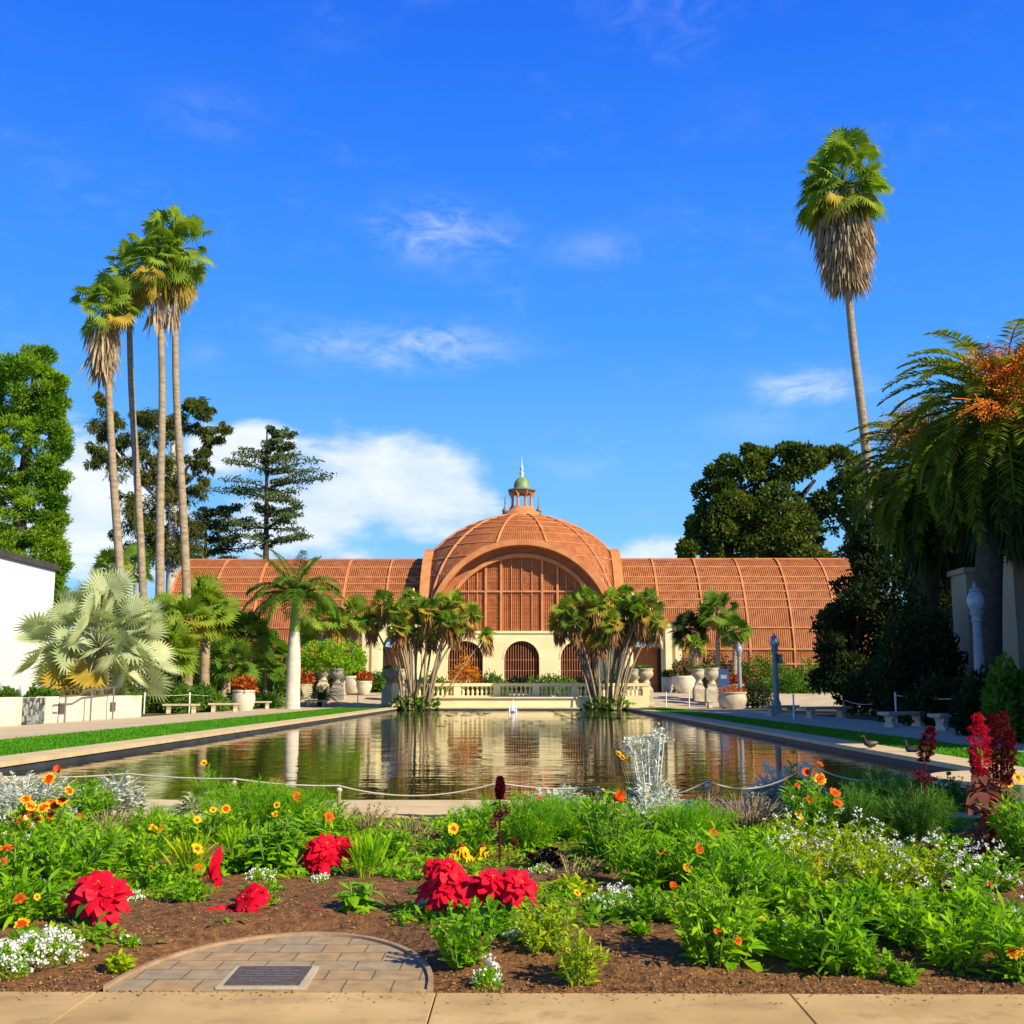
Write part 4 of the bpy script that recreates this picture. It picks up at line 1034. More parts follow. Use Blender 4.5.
def tall_palm(base, pts, r0, r1, label, n, pet, Rr, el1, sk, group, crown_mats=('fan', 'fanyel'), yel=-8, el0=88, zs=1.0):
    # pts: trunk points in world space; sk: (height, top radius, bottom radius, blades)
    t = thing('fan_palm', label, 'palm tree', base, 0, group); base = np.array(base)
    P = smooth_pts(np.array(pts) - base, 22)
    b = MB(); rr = np.linspace(r0, r1, 22); rr[0] *= 1.35; b.tube(P, rr, 10); b.build('trunk', 'palmtrunk', t)
    c = P[-1]
    b = MB(); fan_crown(b, c, n, pet, Rr, el0, el1, 1, yel, zs=zs); b.build('crown', crown_mats, t)
    if sk:
        b = skirt_mesh(c + np.array([0, 0, sk[4] if len(sk) > 4 else -.2]), sk[0], sk[1], sk[2], sk[3], sk[5] if len(sk) > 5 else 1.3, .16)
        b.build('dead_fronds', 'skirt', t)
    return t
G4 = 'tall fan palms in a group on the left'
Yp = 65.
def tp(pxs, Y=Yp): return [tuple(at(x, y, Y)) for x, y in pxs]
def b0(px, Y): return (ax(px, Y), Y, zg(Y) - .1)
k = Yp / F
tall_palm(b0(124, 64), [b0(126, 64)] + tp([(121, 580), (114, 490), (109, 400), (106, 304)], 64), .27, .17, 'shortest fan palm of the left group, with a hanging tan skirt', 46, 1.45, .85, -55, (2.6, .85, .35, 240, -1.2, 1.3), G4, zs=1.15)
tall_palm(b0(146, 67), [b0(148, 67)] + tp([(143, 590), (138, 490), (131, 390), (128, 275)], 67), .25, .16, 'fan palm behind the shortest one, its trunk grey and crown partly hidden', 46, 1.45, .85, -60, (1.3, .5, .3, 60, -1.0, 1.2), G4, zs=1.25)
tall_palm(b0(159, 65), [b0(158, 65)] + tp([(160, 600), (160, 500), (163, 390), (158, 258)], 65), .28, .17, 'tall fan palm in the middle of the left group, yellow lower fronds', 62, 1.6, .88, -68, (2.2, .5, .3, 50, -1.8, 1.2), G4, yel=-12, zs=1.35)
tall_palm(b0(188, 66), [b0(189, 66)] + tp([(187, 590), (182, 490), (175, 380), (176, 252)], 66), .28, .17, 'tallest fan palm of the left group, rightmost, bushy crown', 70, 1.75, .95, -66, (2.2, .5, .3, 50, -2.0, 1.2), G4, yel=-20, zs=1.35)
Yr = 74.
tall_palm(b0(878, Yr), [b0(882, Yr)] + tp([(869, 480), (863, 420), (855, 360), (849, 305), (842, 185)], Yr), .34, .22, 'lone very tall fan palm on the right with a long pale skirt of dead fronds', 112, 2.6, 1.32, -62, (4.0, 1.85, .9, 1500, -2.3, 1.7), None, yel=-24, zs=1.12)

# silver palm
Y = 51.; t = thing('silver_palm', 'silvery blue fan palm behind the low white wall', 'palm tree', b0(97, Y))
c = at(99, 648, Y) - Vector(b0(97, Y))
b = MB(); b.tube([(0, 0, 0), (0, 0, c.z * .5), tuple(c)], [.32, .3, .22], 10); b.build('trunk', 'palmtrunk', t)
b = MB(); fan_crown(b, np.array(c), 120, 2.55, 1.08, 86, -38, 1, -26, 26, .05, .22, 0, .3, 5.2, .03, .3, .8); b.build('crown', ('silverfan', 'fanyel'), t)

# royal palm
Y = 72.; bs = b0(293, Y); t = thing('royal_palm', 'royal palm with smooth white trunk and green crownshaft', 'palm tree', bs)
zt1, zt2 = az(632, Y) - bs[2], az(601, Y) - bs[2]
b = MB(); b.lathe([(.50, 0), (.46, .3), (.44, 1.5), (.43, 3.0), (.33, zt1)], 14); b.build('trunk', 'royaltrunk', t)
b = MB(); b.lathe([(.34, zt1), (.33, zt1 + .5), (.22, zt2), (.1, zt2 + .6)], 12); b.build('crownshaft', 'shaft', t)
b = MB()
for i in range(24):
    a = i * 2.4 + .3; el = R(86 - 74 * (i / 23) ** .9)
    b.frond((.1 * math.cos(a), .1 * math.sin(a), zt2 + .2), a, el, rnd.uniform(3.1, 4.0), R(100) if i > 4 else R(50), 120, .85, 0, .55, .05, .05, .35)
b.build('crown', 'royal', t)

# palm clumps at the far corners of the pool
def palm_clump(px, Y, heads, label, lean=1.0):
    bs = b0(px, Y); t = thing('clumping_palm', label, 'palm tree', bs, 0, 'many stemmed palm clumps by the far end of the pool')
    bsv = np.array(bs)
    hs_, sk, st = MB(), MB(), []
    for (hx, hy, dy) in heads:
        top = np.array(at(hx, hy, Y + dy)) - bsv
        b0x = (ax(px + (hx - px) * .22 + rnd.uniform(-6, 6), Y) - bs[0])
        st.append(smooth_pts([(b0x, dy * .3, 0), (b0x * .6 + top[0] * .4, dy * .5, top[2] * .55), tuple(top)], 10))
        m = rnd.random()
        fan_crown(hs_, top, 24, .55, .60, 88, -46, 1, 22, 12, .14, .15, 0 if m < .55 else 2, .3, 3.8, .018, .45, .6)
        q = skirt_mesh(top - np.array([0, 0, .12]), 1.0, .46, .2, 120, .65, .09)
        sk.V += [v for v in q.V]; sk.Fc += [(f + sk.n, m_, s_) for f, m_, s_ in q.Fc]; sk.n += q.n
    for P in st:
        b = MB(); b.tube(P, np.linspace(.085, .06, len(P)), 6); b.build('stem', 'bark', t)
    for i in range(9):
        x = rnd.uniform(-1.1, 1.1); P = smooth_pts([(x * .9, rnd.uniform(-.8, .8), 0), (x * 1.3, 0, rnd.uniform(1.5, 2.6)), (x * 1.7, 0, rnd.uniform(3, 4.2))], 8)
        b = MB(); b.tube(P, np.linspace(.07, .05, 8), 6); b.build('stem', 'bark', t)
    b = MB(); b.blob((0, 0, .25), (1.5, .9, .5), 260, .4, 0, .6, .2); b.build('base_growth', 'shrub', t)
    hs_.build('crown', ('fan', 'fanyel', 'fandark'), t); sk.build('dead_fronds', 'skirtbrown', t)
palm_clump(415, 74.5, [(385, 603, 0), (372, 622, .8), (400, 612, -.6), (412, 600, .6), (428, 610, -.5), (440, 606, .8), (455, 604, 0), (447, 622, -.8), (418, 628, .6), (432, 630, .2), (456, 626, .4), (398, 628, -.9), (405, 618, .9), (470, 615, .5)],
           'clump of slender palms with dark stems left of the pool end')
palm_clump(607, 75, [(566, 608, 0), (584, 596, .7), (596, 606, -.8), (611, 600, .3), (625, 597, .9), (638, 604, -.3), (650, 600, .4), (575, 622, -.6), (590, 628, .8), (612, 622, -.9), (630, 620, .2), (645, 622, .9), (600, 636, -.4), (622, 636, .5), (655, 622, -.2), (560, 622, .5), (640, 612, -.8)],
           'dense clump of slender palms with pale stems right of the pool end')
Y = 76.5; bs = b0(437, Y); t = thing('leaning_palm', 'thin palm leaning far right with a drooping head beside the left clump', 'palm tree', bs)
tp_ = np.array(at(487, 634, Y)) - np.array(bs)
b = MB(); b.tube(smooth_pts([(0, 0, 0), tuple(tp_ * np.array([.35, 1, .42])), tuple(tp_)], 10), np.linspace(.075, .055, 10), 6); b.build('stem', 'bark', t)
b = MB(); fan_crown(b, tp_, 18, .4, .5, 85, -45, 1, 5, 12, .3, .1, 0, .2, 5, .018, .4); b.build('crown', ('fan', 'fanyel'), t)
skirt_mesh(tp_ - np.array([0, 0, .1]), .9, .42, .25, 110, .6, .09).build('dead_fronds', 'skirtbrown', t)

def small_palm(px, ptop, Y, Rr, n, label, mats=('fandark', 'fanyel'), z0=None, skirt=0, lean=0, group='low fan palms', yel=-25, pet=None, tr=.16):
    bs = (ax(px - lean, Y), Y, zg(Y) - .05); t = thing('fan_palm', label, 'palm tree', bs, 0, group)
    c = np.array(at(px, ptop, Y)) - np.array(bs)
    b = MB(); b.tube(smooth_pts([(0, 0, 0), (c[0] * .4, 0, c[2] * .55), tuple(c)], 8), np.linspace(tr * 1.2, tr, 8), 8); b.build('trunk', 'palmtrunk', t)
    b = MB(); fan_crown(b, c, n, pet or Rr * .85, Rr * .8, 88, -50, 1, yel, 15, .10, .15, 0, .25, 4.2, .02, .35, .6); b.build('crown', mats, t)
    if skirt: skirt_mesh(c - np.array([0, 0, .15]), skirt, Rr * .55, Rr * .3, 200, .6, .09).build('dead_fronds', 'skirt', t)
small_palm(205, 612, 68, 1.45, 52, 'green fan palm with a brown trunk right of the silver palm', ('fan', 'fanyel'), tr=.26)
small_palm(174, 648, 61, 1.25, 34, 'yellowish low fan palm close behind the silver palm', ('fan', 'fanyel'), yel=0)
small_palm(158, 622, 62.5, 1.2, 44, 'green fan palm overlapping the feet of the tall left trunks', ('fan', 'fanyel'), yel=-5, tr=.2)
small_palm(186, 618, 63, 1.1, 40, 'yellow green fan palm just left of the one with a brown trunk', ('fan', 'fanyel'), yel=5, tr=.2)
small_palm(228, 630, 72, 1.2, 40, 'dark fan palm behind and between the two largest low ones')
small_palm(272, 650, 80, 1.1, 34, 'dark fan palm partly behind the royal palm trunk')
small_palm(250, 636, 74, 1.25, 34, 'rounded dark fan palm left of the royal palm, farther back')
small_palm(231, 664, 69, 1.15, 30, 'fan palm with leaning trunk above the round white pot', lean=10)
small_palm(190, 668, 72, 1.1, 28, 'low fan palm in the shade behind the brown trunk')
small_palm(265, 668, 78, 1.1, 26, 'small fan palm low against the left lath wall')
small_palm(112, 568, 95, 1.3, 26, 'yellow green fan palm far behind between the tall left trunks', ('fan', 'fanyel'), yel=20)
small_palm(135, 566, 98, 1.3, 26, 'dark fan palm far behind the tall left trunks, right of the yellow one')
small_palm(325, 620, 92, 1.4, 28, 'fan palm with a brown skirt behind the bright green tree, left one', ('fan', 'fanyel'), skirt=1.8)
small_palm(353, 616, 93, 1.4, 28, 'fan palm with a brown skirt behind the bright green tree, right one', ('fan', 'fanyel'), skirt=1.8)
small_palm(305, 632, 94, 1.0, 24, 'dark fan palm behind the royal palm crown')
small_palm(718, 611, 94, 1.35, 30, 'fan palm standing out against the right lath wall, taller one', ('fandark', 'fanyel'), skirt=1.0, yel=-10)
small_palm(735, 631, 93, 1.1, 26, 'fan palm against the right lath wall, lower one', ('fandark', 'fanyel'), skirt=.6, yel=-10)
small_palm(695, 645, 88, .75, 22, 'small yellow green palm on a pale stem right of the entrance', ('fan', 'fanyel'), skirt=.9, yel=10, tr=.1)
small_palm(690, 630, 95, 1.3, 34, 'dark shaded fan palm behind the small yellow green one', ('darkleaf', 'fandark'))
# cycad
t = thing('cycad', 'dark green cycad with arching fronds by the left pool end', 'cycad', (ax(322, 79.5), 79.5, .05))
b = MB(); b.lathe([(.3, 0), (.33, .3), (.2, .6)], 10); b.build('trunk', 'darkbark', t)
b = MB()
for i in range(34): b.frond((0, 0, .55), i * 2.4, R(80 - 75 * i / 34), rnd.uniform(1.1, 1.5), R(70), 24, .26, 0, .2, .04, .025, .4)
b.build('crown', 'fandark', t)

def tree(name, label, cat, base, limbs, blobs, leaf, m, bark, dens=1.0, up=.25, group=None, asp=.6, flat=.2, shell=.55, droop=0.):
    # limbs: point lists with radii in world space; blobs: (centre, radii, count)
    t = thing(name, label, cat, base, 0, group); bv = np.array(base)
    b = MB()
    for pts, r0, r1 in limbs:
        P = smooth_pts(np.array(pts) - bv, 12); b.tube(P, np.linspace(r0, r1, 12), 8)
    b.build('trunk', bark, t)
    b = MB()
    for i, (c, r, n) in enumerate(blobs):
        b.blob(np.array(c) - bv, r, int(n * dens), leaf, 0 if not isinstance(m, tuple) else rnd.choice(range(len(m))), up, shell, flat, asp, droop)
    b.build('crown', m, t)
    return t
# far left conifer
Y = 85.; bs = b0(15, Y)
bl_ = []; s_ = Y / F
for i in range(430):
    y = 350 + 262 * rnd.random() ** .8
    xl = np.interp(y, [340, 360, 385, 420, 470, 620], [18, 8, -6, -25, -35, -35]); xr = np.interp(y, [340, 360, 385, 415, 470, 500, 560, 620], [48, 54, 62, 64, 66, 60, 62, 56])
    ph = .5 + .5 * math.sin(y * .21 + math.sin(y * .05) * 2)
    xr -= 17 * ph * rnd.random(); x = rnd.uniform(xl, xr) if i % 3 else xr - rnd.random() * 8
    if math.sin(x * .16 + y * .05) * math.sin(y * .13 - x * .04) > .62: continue
    k = rnd.uniform(.7, 1.25); c = at(x, y, Y + rnd.uniform(-2.8, 2.0) * math.sin(PI * min(1, max(.1, (x - xl) / (xr - xl)))))
    bl_.append((tuple(c), (10 * s_ * k, 10 * s_ * k, 5.5 * s_ * k), 260))
tree('conifer', 'bright green bushy conifer rising behind the white building', 'tree', bs,
     [([bs, tuple(at(18, 520, Y)), tuple(at(30, 430, Y)), tuple(at(36, 350, Y))], .75, .12)] + [([tuple(at(18, y, Y)), tuple(at(x, y - 12, Y))], .22, .05) for x, y in ((-20, 480), (50, 470), (55, 540), (-15, 530), (50, 420))],
     bl_, .36, 'pine', 'darkbark', 1.15, .7, asp=.30, flat=.05, shell=.35)
# eucalyptus
Y = 140.; bs = b0(170, Y); bl_ = []
for x, y, rx, ry in [(103, 428, 14, 18), (112, 455, 24, 10), (96, 458, 10, 12), (150, 425, 26, 16), (190, 405, 16, 14), (175, 430, 22, 18), (207, 410, 7, 8), (207, 432, 11, 11), (222, 432, 6, 7), (120, 440, 20, 20), (145, 470, 26, 22), (165, 500, 28, 24), (135, 500, 20, 22), (150, 530, 30, 24), (175, 545, 24, 26), (175, 470, 18, 20), (202, 465, 10, 9), (200, 485, 9, 9), (130, 545, 20, 22), (185, 515, 14, 20), (100, 400, 6, 5), (155, 560, 40, 25), (112, 422, 8, 10), (205, 450, 8, 6)]:
    s_ = Y / F
    for q in range(9):
        c = at(x + rnd.gauss(0, .55) * rx, y + rnd.gauss(0, .5) * ry, Y + rnd.uniform(-2, 2)); k = rnd.uniform(.22, .5); bl_.append((tuple(c), (rx * s_ * k, rx * s_ * k, ry * s_ * k * .8), 60 + rx * 5))
tree('eucalyptus_tree', 'tall open eucalyptus behind the left palm trunks, pale limbs showing', 'tree', bs,
     [([bs, tuple(at(172, 520, Y)), tuple(at(174, 470, Y)), tuple(at(172, 425, Y))], .8, .2), ([tuple(at(172, 500, Y)), tuple(at(190, 460, Y)), tuple(at(218, 436, Y))], .3, .08), ([tuple(at(170, 510, Y)), tuple(at(130, 470, Y)), tuple(at(108, 440, Y))], .4, .1), ([tuple(at(174, 470, Y)), tuple(at(178, 440, Y)), tuple(at(192, 408, Y))], .3, .1), ([tuple(at(176, 490, Y)), tuple(at(192, 480, Y)), tuple(at(203, 462, Y))], .2, .08), ([tuple(at(172, 440, Y)), tuple(at(150, 420, Y))], .25, .08)],
     bl_, .5, ('euc', 'euc', 'eucred'), 'whitebark', 1.3, -.3, asp=.32, shell=.2, droop=.3)
# cedars
def cedar(px, Y, ytop, ybase, tiers, label, n=260):
    bs = b0(px, Y); s_ = Y / F; t = thing('cedar_tree', label, 'tree', bs, 0, 'layered cedars behind the left wing'); bv = np.array(bs)
    top = np.array(at(px + 3, ytop, Y))
    tr, cr = MB(), MB()
    tr.tube(smooth_pts([(0, 0, 0), tuple((top - bv) * np.array([.5, 1, .6])), tuple(top - bv)], 10), np.linspace(.65, .08, 10), 8)
    for (y, hw, off) in tiers:
        z = az(y, Y) - bv[2]; nb = 7
        for i in range(nb):
            a = i * 2.4 + rnd.random(); L = hw * s_ * rnd.uniform(.55, 1.1)
            zj = rnd.uniform(-.7, .7); e = np.array([math.cos(a) * L + off * s_, math.sin(a) * L, z + zj + L * rnd.uniform(-.12, .25)])
            o = np.array([0, 0, z + zj * .5 - .3]); tr.tube([o, (o + e) / 2 + np.array([0, 0, .25]), e], [.13, .08, .03], 5)
            for q in range(4):
                f = (.35, .6, .82, 1.0)[q]; c = o + (e - o) * f + np.array([0, 0, .3])
                cr.blob(c + np.array([0, 0, rnd.uniform(-.3, .3)]), (L * rnd.uniform(.16, .3), L * rnd.uniform(.16, .3), rnd.uniform(.12, .3)), n // 5, .42, 0, .15, .1, .3, .5, .25)
    cr_ = tr.build('trunk', 'darkbark', t); cr.build('crown', 'cedar', t)
cedar(264, 150, 428, 570, [(434, 13, 8), (446, 24, 6), (458, 30, -4), (470, 54, 2), (485, 50, 6), (497, 52, -10), (512, 30, 8), (524, 46, -10), (541, 34, 12)], 'tall layered cedar rising above the left wing')
cedar(203, 155, 506, 590, [(512, 26, 14), (526, 32, 8), (540, 28, 4), (552, 36, 6), (562, 34, 0)], 'low flat topped cedar left of the tall one', 320)
# ficus on the right behind the building
Y = 150.; bs = b0(780, Y); bl_ = []
s_ = Y / F
for x, y, rx, ry in [(740, 470, 26, 20), (715, 500, 22, 22), (700, 530, 18, 22), (690, 552, 14, 14), (775, 465, 26, 18), (815, 462, 26, 16), (845, 475, 24, 20), (760, 500, 34, 26), (800, 500, 34, 28), (840, 510, 30, 30), (735, 535, 34, 24), (785, 540, 36, 24), (830, 550, 36, 26), (870, 500, 26, 30), (720, 480, 14, 14), (870, 545, 30, 30), (740, 520, 34, 26), (775, 530, 34, 26), (745, 500, 30, 24), (710, 520, 26, 22), (765, 545, 34, 20), (755, 455, 14, 10), (793, 452, 16, 10), (832, 458, 14, 10), (712, 545, 20, 16)]:
    for q in range(5):
        c = at(x + rnd.uniform(-.7, .7) * rx, y + rnd.uniform(-.7, .7) * ry, Y + rnd.uniform(-5, 3)); r_ = rnd.uniform(.34, .55); bl_.append((tuple(c), (rx * s_ * r_, rx * s_ * r_, ry * s_ * r_), 330))
tree('ficus_tree', 'huge dark broad tree rising behind the right wing', 'tree', bs, [([bs, tuple(at(782, 600, Y)), tuple(at(780, 520, Y))], 1.6, .8)] + [([tuple(at(781, 580, Y)), tuple(at((x + 781) / 2, y + 20, Y)), tuple(at(x, y, Y))], .7, .2) for x, y in ((720, 500), (750, 480), (815, 480), (850, 500), (700, 540))],
     bl_, .66, 'ficus', 'darkbark', 1.15, .3)

# date palms over the right path
def date_palm(px, pyc, Y, L, n, label, fruits, seed, tpx):
    bs = b0(tpx, Y); t = thing('date_palm', label, 'palm tree', bs, 0, 'date palms over the right path'); c = np.array(at(px, pyc, Y)) - np.array(bs)
    b = MB(); b.tube(smooth_pts([(0, 0, 0), (c[0] * .3, 0, c[2] * .5), tuple(c)], 12), np.r_[np.linspace(.5, .38, 10), .5, .55], 12); b.build('trunk', 'darkbark', t)
    b = MB()
    for i in range(n):
        f = i / n; a = i * 2.39996 + seed; el = R(86 - 160 * f ** .9)
        b.frond(c + np.array([.25 * math.cos(a), .25 * math.sin(a), .2 - .8 * f]), a, el, L * rnd.uniform(.85, 1.08), R(95 - 30 * f), 60, .62, 0, .25, .075, .045, .3)
    b.build('crown', 'date', t)
    skirt_mesh(c - np.array([0, 0, .6]), 2.6, 1.9, .7, 520, 1.9, .16).build('dead_fronds', 'darkleaf', t)
    for (fx, fy, dy, r_, m) in fruits:
        p = np.array(at(fx, fy, Y + dy)) - np.array(bs)
        b = MB(); nS = 70
        E = p + rng.normal(size=(nS, 3)) * np.array([r_, r_, r_ * .55])
        st = c * .35 + p * .65 + np.array([0, 0, .15])
        for e in E: b.tube([st, (st + e) / 2 + np.array([0, 0, .1]), e], .012, 3, 0, False)
        b.leaves(np.repeat(E, 7, 0) + rng.normal(size=(nS * 7, 3)) * .08, rng.normal(size=(nS * 7, 3)), .06, .05)
        b.tube([c, st], .05, 5); b.build('fruit_cluster', m, t)
date_palm(1003, 412, 37, 4.2, 120, 'date palm at the right edge with orange fruit stalks', [(990, 362, -2.2, .5, 'fruit'), (1012, 360, -2.2, .55, 'fruit'), (1018, 396, -3.0, .45, 'fruit'), (985, 410, -3.4, .35, 'fruit'), (1002, 376, -2.6, .4, 'fruit')], .3, 984)
date_palm(936, 470, 45, 3.9, 120, 'date palm left of the other with brownish fruit at its left side', [(903, 424, -2.2, .6, 'fruitbrown'), (922, 414, -2.0, .5, 'fruitbrown'), (896, 440, -2.0, .45, 'fruitbrown')], 1.9, 925)
date_palm(985, 500, 50, 4.2, 110, 'date palm deepest in shade between and behind the other two', [], .9, 950)
# shaded masses below the date palms
def bush(px, Y, ytop, ybase, wpx, label, m='shrub', leaf=.16, n=900, name='shrub', group='shrubs and hedges around the lath house', z0=None, d=None, lumps=7, cat='shrub'):
    z0 = zg(Y) - .05 if z0 is None else z0; hh = az(ytop, Y) - z0; w = wpx * Y / F / 2; bs = (ax(px, Y), Y, z0); d = d or min(w, 1.6)
    t = thing(name, label, cat, bs, 0, group)
    b = MB(); b.tube([(0, 0, 0), (.02, 0, hh * .6)], [.07, .03], 6)
    for i in range(4): b.tube([(0, 0, hh * .1), (rnd.uniform(-.5, .5) * w, rnd.uniform(-.4, .4) * d, hh * .6)], [.04, .015], 5)
    b.build('stems', 'darkbark', t)
    b = MB()
    for i in range(lumps):
        x = (i + .5) / lumps * 2 - 1; e = math.sqrt(max(.1, 1 - (x * .85) ** 2))
        r_ = (w / lumps * 1.7, d * rnd.uniform(.6, .9), hh * .5 * e * rnd.uniform(.8, 1.05))
        b.blob((x * w * .86, rnd.uniform(-.3, .3) * d, r_[2] * .98), r_, n // lumps, leaf, 0, .35, .5)
    b.build('foliage', m, t); return t
Y = 60.; bs = b0(850, Y); bl_ = []; s_ = Y / F
for x, y, rx, ry in [(835, 610, 24, 22), (850, 595, 24, 16), (825, 640, 18, 24), (845, 640, 30, 26), (870, 620, 30, 30), (840, 672, 30, 18), (870, 665, 30, 24), (895, 600, 26, 40), (880, 560, 26, 24), (905, 650, 30, 30), (865, 540, 16, 24), (930, 600, 36, 40), (935, 655, 30, 30), (900, 530, 30, 30), (890, 490, 22, 22), (915, 510, 26, 26), (940, 540, 26, 26), (930, 575, 30, 26), (955, 580, 24, 30), (950, 620, 22, 30), (880, 520, 18, 22), (910, 560, 26, 26), (960, 545, 26, 26), (985, 540, 30, 26), (870, 580, 20, 30), (955, 660, 20, 30), (880, 690, 26, 18), (905, 685, 26, 20), (850, 690, 22, 14), (910, 640, 26, 26), (925, 610, 26, 26), (890, 625, 24, 26), (935, 690, 26, 18)]:
    for q in range(4):
        c = at(x + rnd.uniform(-.6, .6) * rx, y + rnd.uniform(-.6, .6) * ry, Y + rnd.uniform(-2, 2)); bl_.append((tuple(c), (rx * s_ * .6, rx * s_ * .6, ry * s_ * .6), 420))
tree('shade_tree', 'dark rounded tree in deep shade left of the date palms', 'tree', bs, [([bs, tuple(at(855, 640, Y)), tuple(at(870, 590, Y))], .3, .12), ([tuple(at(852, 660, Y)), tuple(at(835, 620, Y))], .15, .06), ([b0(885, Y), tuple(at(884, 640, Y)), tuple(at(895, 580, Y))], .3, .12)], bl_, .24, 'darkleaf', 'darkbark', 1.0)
GB = 'shrubs and hedges around the lath house'
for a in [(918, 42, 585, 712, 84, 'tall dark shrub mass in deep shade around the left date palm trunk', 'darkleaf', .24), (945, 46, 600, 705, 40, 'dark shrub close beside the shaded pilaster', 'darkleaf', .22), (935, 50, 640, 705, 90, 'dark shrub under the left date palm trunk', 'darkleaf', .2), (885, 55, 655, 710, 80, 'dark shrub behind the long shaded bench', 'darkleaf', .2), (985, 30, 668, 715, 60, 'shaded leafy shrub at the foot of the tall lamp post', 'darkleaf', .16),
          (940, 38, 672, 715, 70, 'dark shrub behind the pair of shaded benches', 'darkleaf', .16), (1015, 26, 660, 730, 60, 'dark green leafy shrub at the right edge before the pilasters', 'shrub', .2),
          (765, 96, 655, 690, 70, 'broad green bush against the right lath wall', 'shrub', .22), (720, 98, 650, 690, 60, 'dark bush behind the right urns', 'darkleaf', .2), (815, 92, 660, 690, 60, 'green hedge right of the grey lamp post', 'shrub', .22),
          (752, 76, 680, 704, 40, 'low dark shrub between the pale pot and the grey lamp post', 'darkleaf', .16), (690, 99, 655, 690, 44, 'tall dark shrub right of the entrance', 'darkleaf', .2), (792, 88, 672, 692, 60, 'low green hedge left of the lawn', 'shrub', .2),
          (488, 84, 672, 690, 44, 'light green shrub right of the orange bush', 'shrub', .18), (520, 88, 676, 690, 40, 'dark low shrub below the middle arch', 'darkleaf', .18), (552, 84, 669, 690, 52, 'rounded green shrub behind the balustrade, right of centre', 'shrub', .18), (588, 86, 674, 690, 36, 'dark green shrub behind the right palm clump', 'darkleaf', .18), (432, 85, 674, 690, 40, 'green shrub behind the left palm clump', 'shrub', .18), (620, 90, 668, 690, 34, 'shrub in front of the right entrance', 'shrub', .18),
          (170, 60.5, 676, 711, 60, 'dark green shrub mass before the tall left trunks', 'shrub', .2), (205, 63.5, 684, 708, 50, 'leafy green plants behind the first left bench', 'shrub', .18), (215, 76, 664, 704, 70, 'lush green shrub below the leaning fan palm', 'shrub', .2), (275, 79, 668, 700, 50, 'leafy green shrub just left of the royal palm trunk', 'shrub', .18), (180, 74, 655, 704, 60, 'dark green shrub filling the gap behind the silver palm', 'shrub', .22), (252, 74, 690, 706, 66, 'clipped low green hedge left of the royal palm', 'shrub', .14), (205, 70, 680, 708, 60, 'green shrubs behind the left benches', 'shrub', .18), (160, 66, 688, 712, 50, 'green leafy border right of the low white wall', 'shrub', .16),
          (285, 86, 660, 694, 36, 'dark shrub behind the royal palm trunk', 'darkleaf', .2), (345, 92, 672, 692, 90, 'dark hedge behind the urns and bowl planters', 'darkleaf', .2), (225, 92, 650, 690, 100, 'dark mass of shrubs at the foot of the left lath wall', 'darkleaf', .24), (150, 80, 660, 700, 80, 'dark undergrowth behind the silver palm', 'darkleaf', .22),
          (78, 48.5, 688, 704, 64, 'russet low border plants on top of the white planter wall', 'dry', .14), (42, 45, 687, 701, 36, 'green plants above the mosaic panel', 'shrub', .16), (8, 40.5, 688, 703, 24, 'small green shrub at the corner of the white building', 'shrub', .14), (125, 60, 690, 704, 60, 'green plants on the planter wall under the silver palm', 'shrub', .16), (375, 90, 668, 690, 30, 'green shrub beside the left cream entrance', 'shrub', .18)]:
    px, Y, yt, yb, w, l, m, lf = a
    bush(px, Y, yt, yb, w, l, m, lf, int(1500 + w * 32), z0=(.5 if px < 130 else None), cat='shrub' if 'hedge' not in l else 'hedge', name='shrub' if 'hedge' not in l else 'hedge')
bush(465, 80.5, 652, 690, 36, 'bright orange autumn coloured bush behind the balustrade', 'orangeleaf', .2, 1500, lumps=5)
bush(609, 94.5, 645, 690, 10, 'thin green shrub between the arch and the right entrance', 'shrub', .2, 300, lumps=2)
bs = (10.6, 5.6, -.03); bl_ = []  # tree out of view, added to shade the right back of the bed
for i in range(26):
    d = nrm(rng.normal(size=3)); bl_.append(((10.3 + d[0] * 1.5, 5.9 + d[1] * 1.6, 6.0 + d[2] * 1.0), (.75, .75, .6), 260))
tree('added_shade_tree', 'unseen tree added right of the path to shade the back of the bed', 'tree', bs, [([bs, (10.5, 5.7, 2.5), (10.3, 5.9, 5.5)], .16, .07), ([(10.5, 5.7, 3.2), (11.2, 6.3, 5.6)], .08, .03), ([(10.5, 5.7, 3.4), (9.6, 5.4, 5.6)], .08, .03)], bl_, .22, 'ficus', 'bark')
# bright green tree
Y = 84.; bs = b0(345, Y); s_ = Y / F
bl_ = [(tuple(at(x, y, Y + d_)), (rx * s_, rx * s_, ry * s_), 700) for x, y, rx, ry, d_ in [(315, 655, 13, 13, 0), (330, 650, 12, 10, -.5), (348, 653, 14, 13, .3), (358, 660, 8, 9, 0), (322, 665, 14, 8, .5), (345, 667, 12, 7, -.4), (306, 662, 7, 8, 0), (336, 660, 14, 9, .8)]]
tree('small_tree', 'bright lime green low tree with twin domes by the urns', 'tree', bs, [([bs, tuple(at(343, 683, Y)), tuple(at(350, 668, Y))], .12, .06), ([tuple(at(343, 685, Y)), tuple(at(322, 668, Y))], .08, .04)], bl_, .2, 'bright', 'whitebark', 1.0)

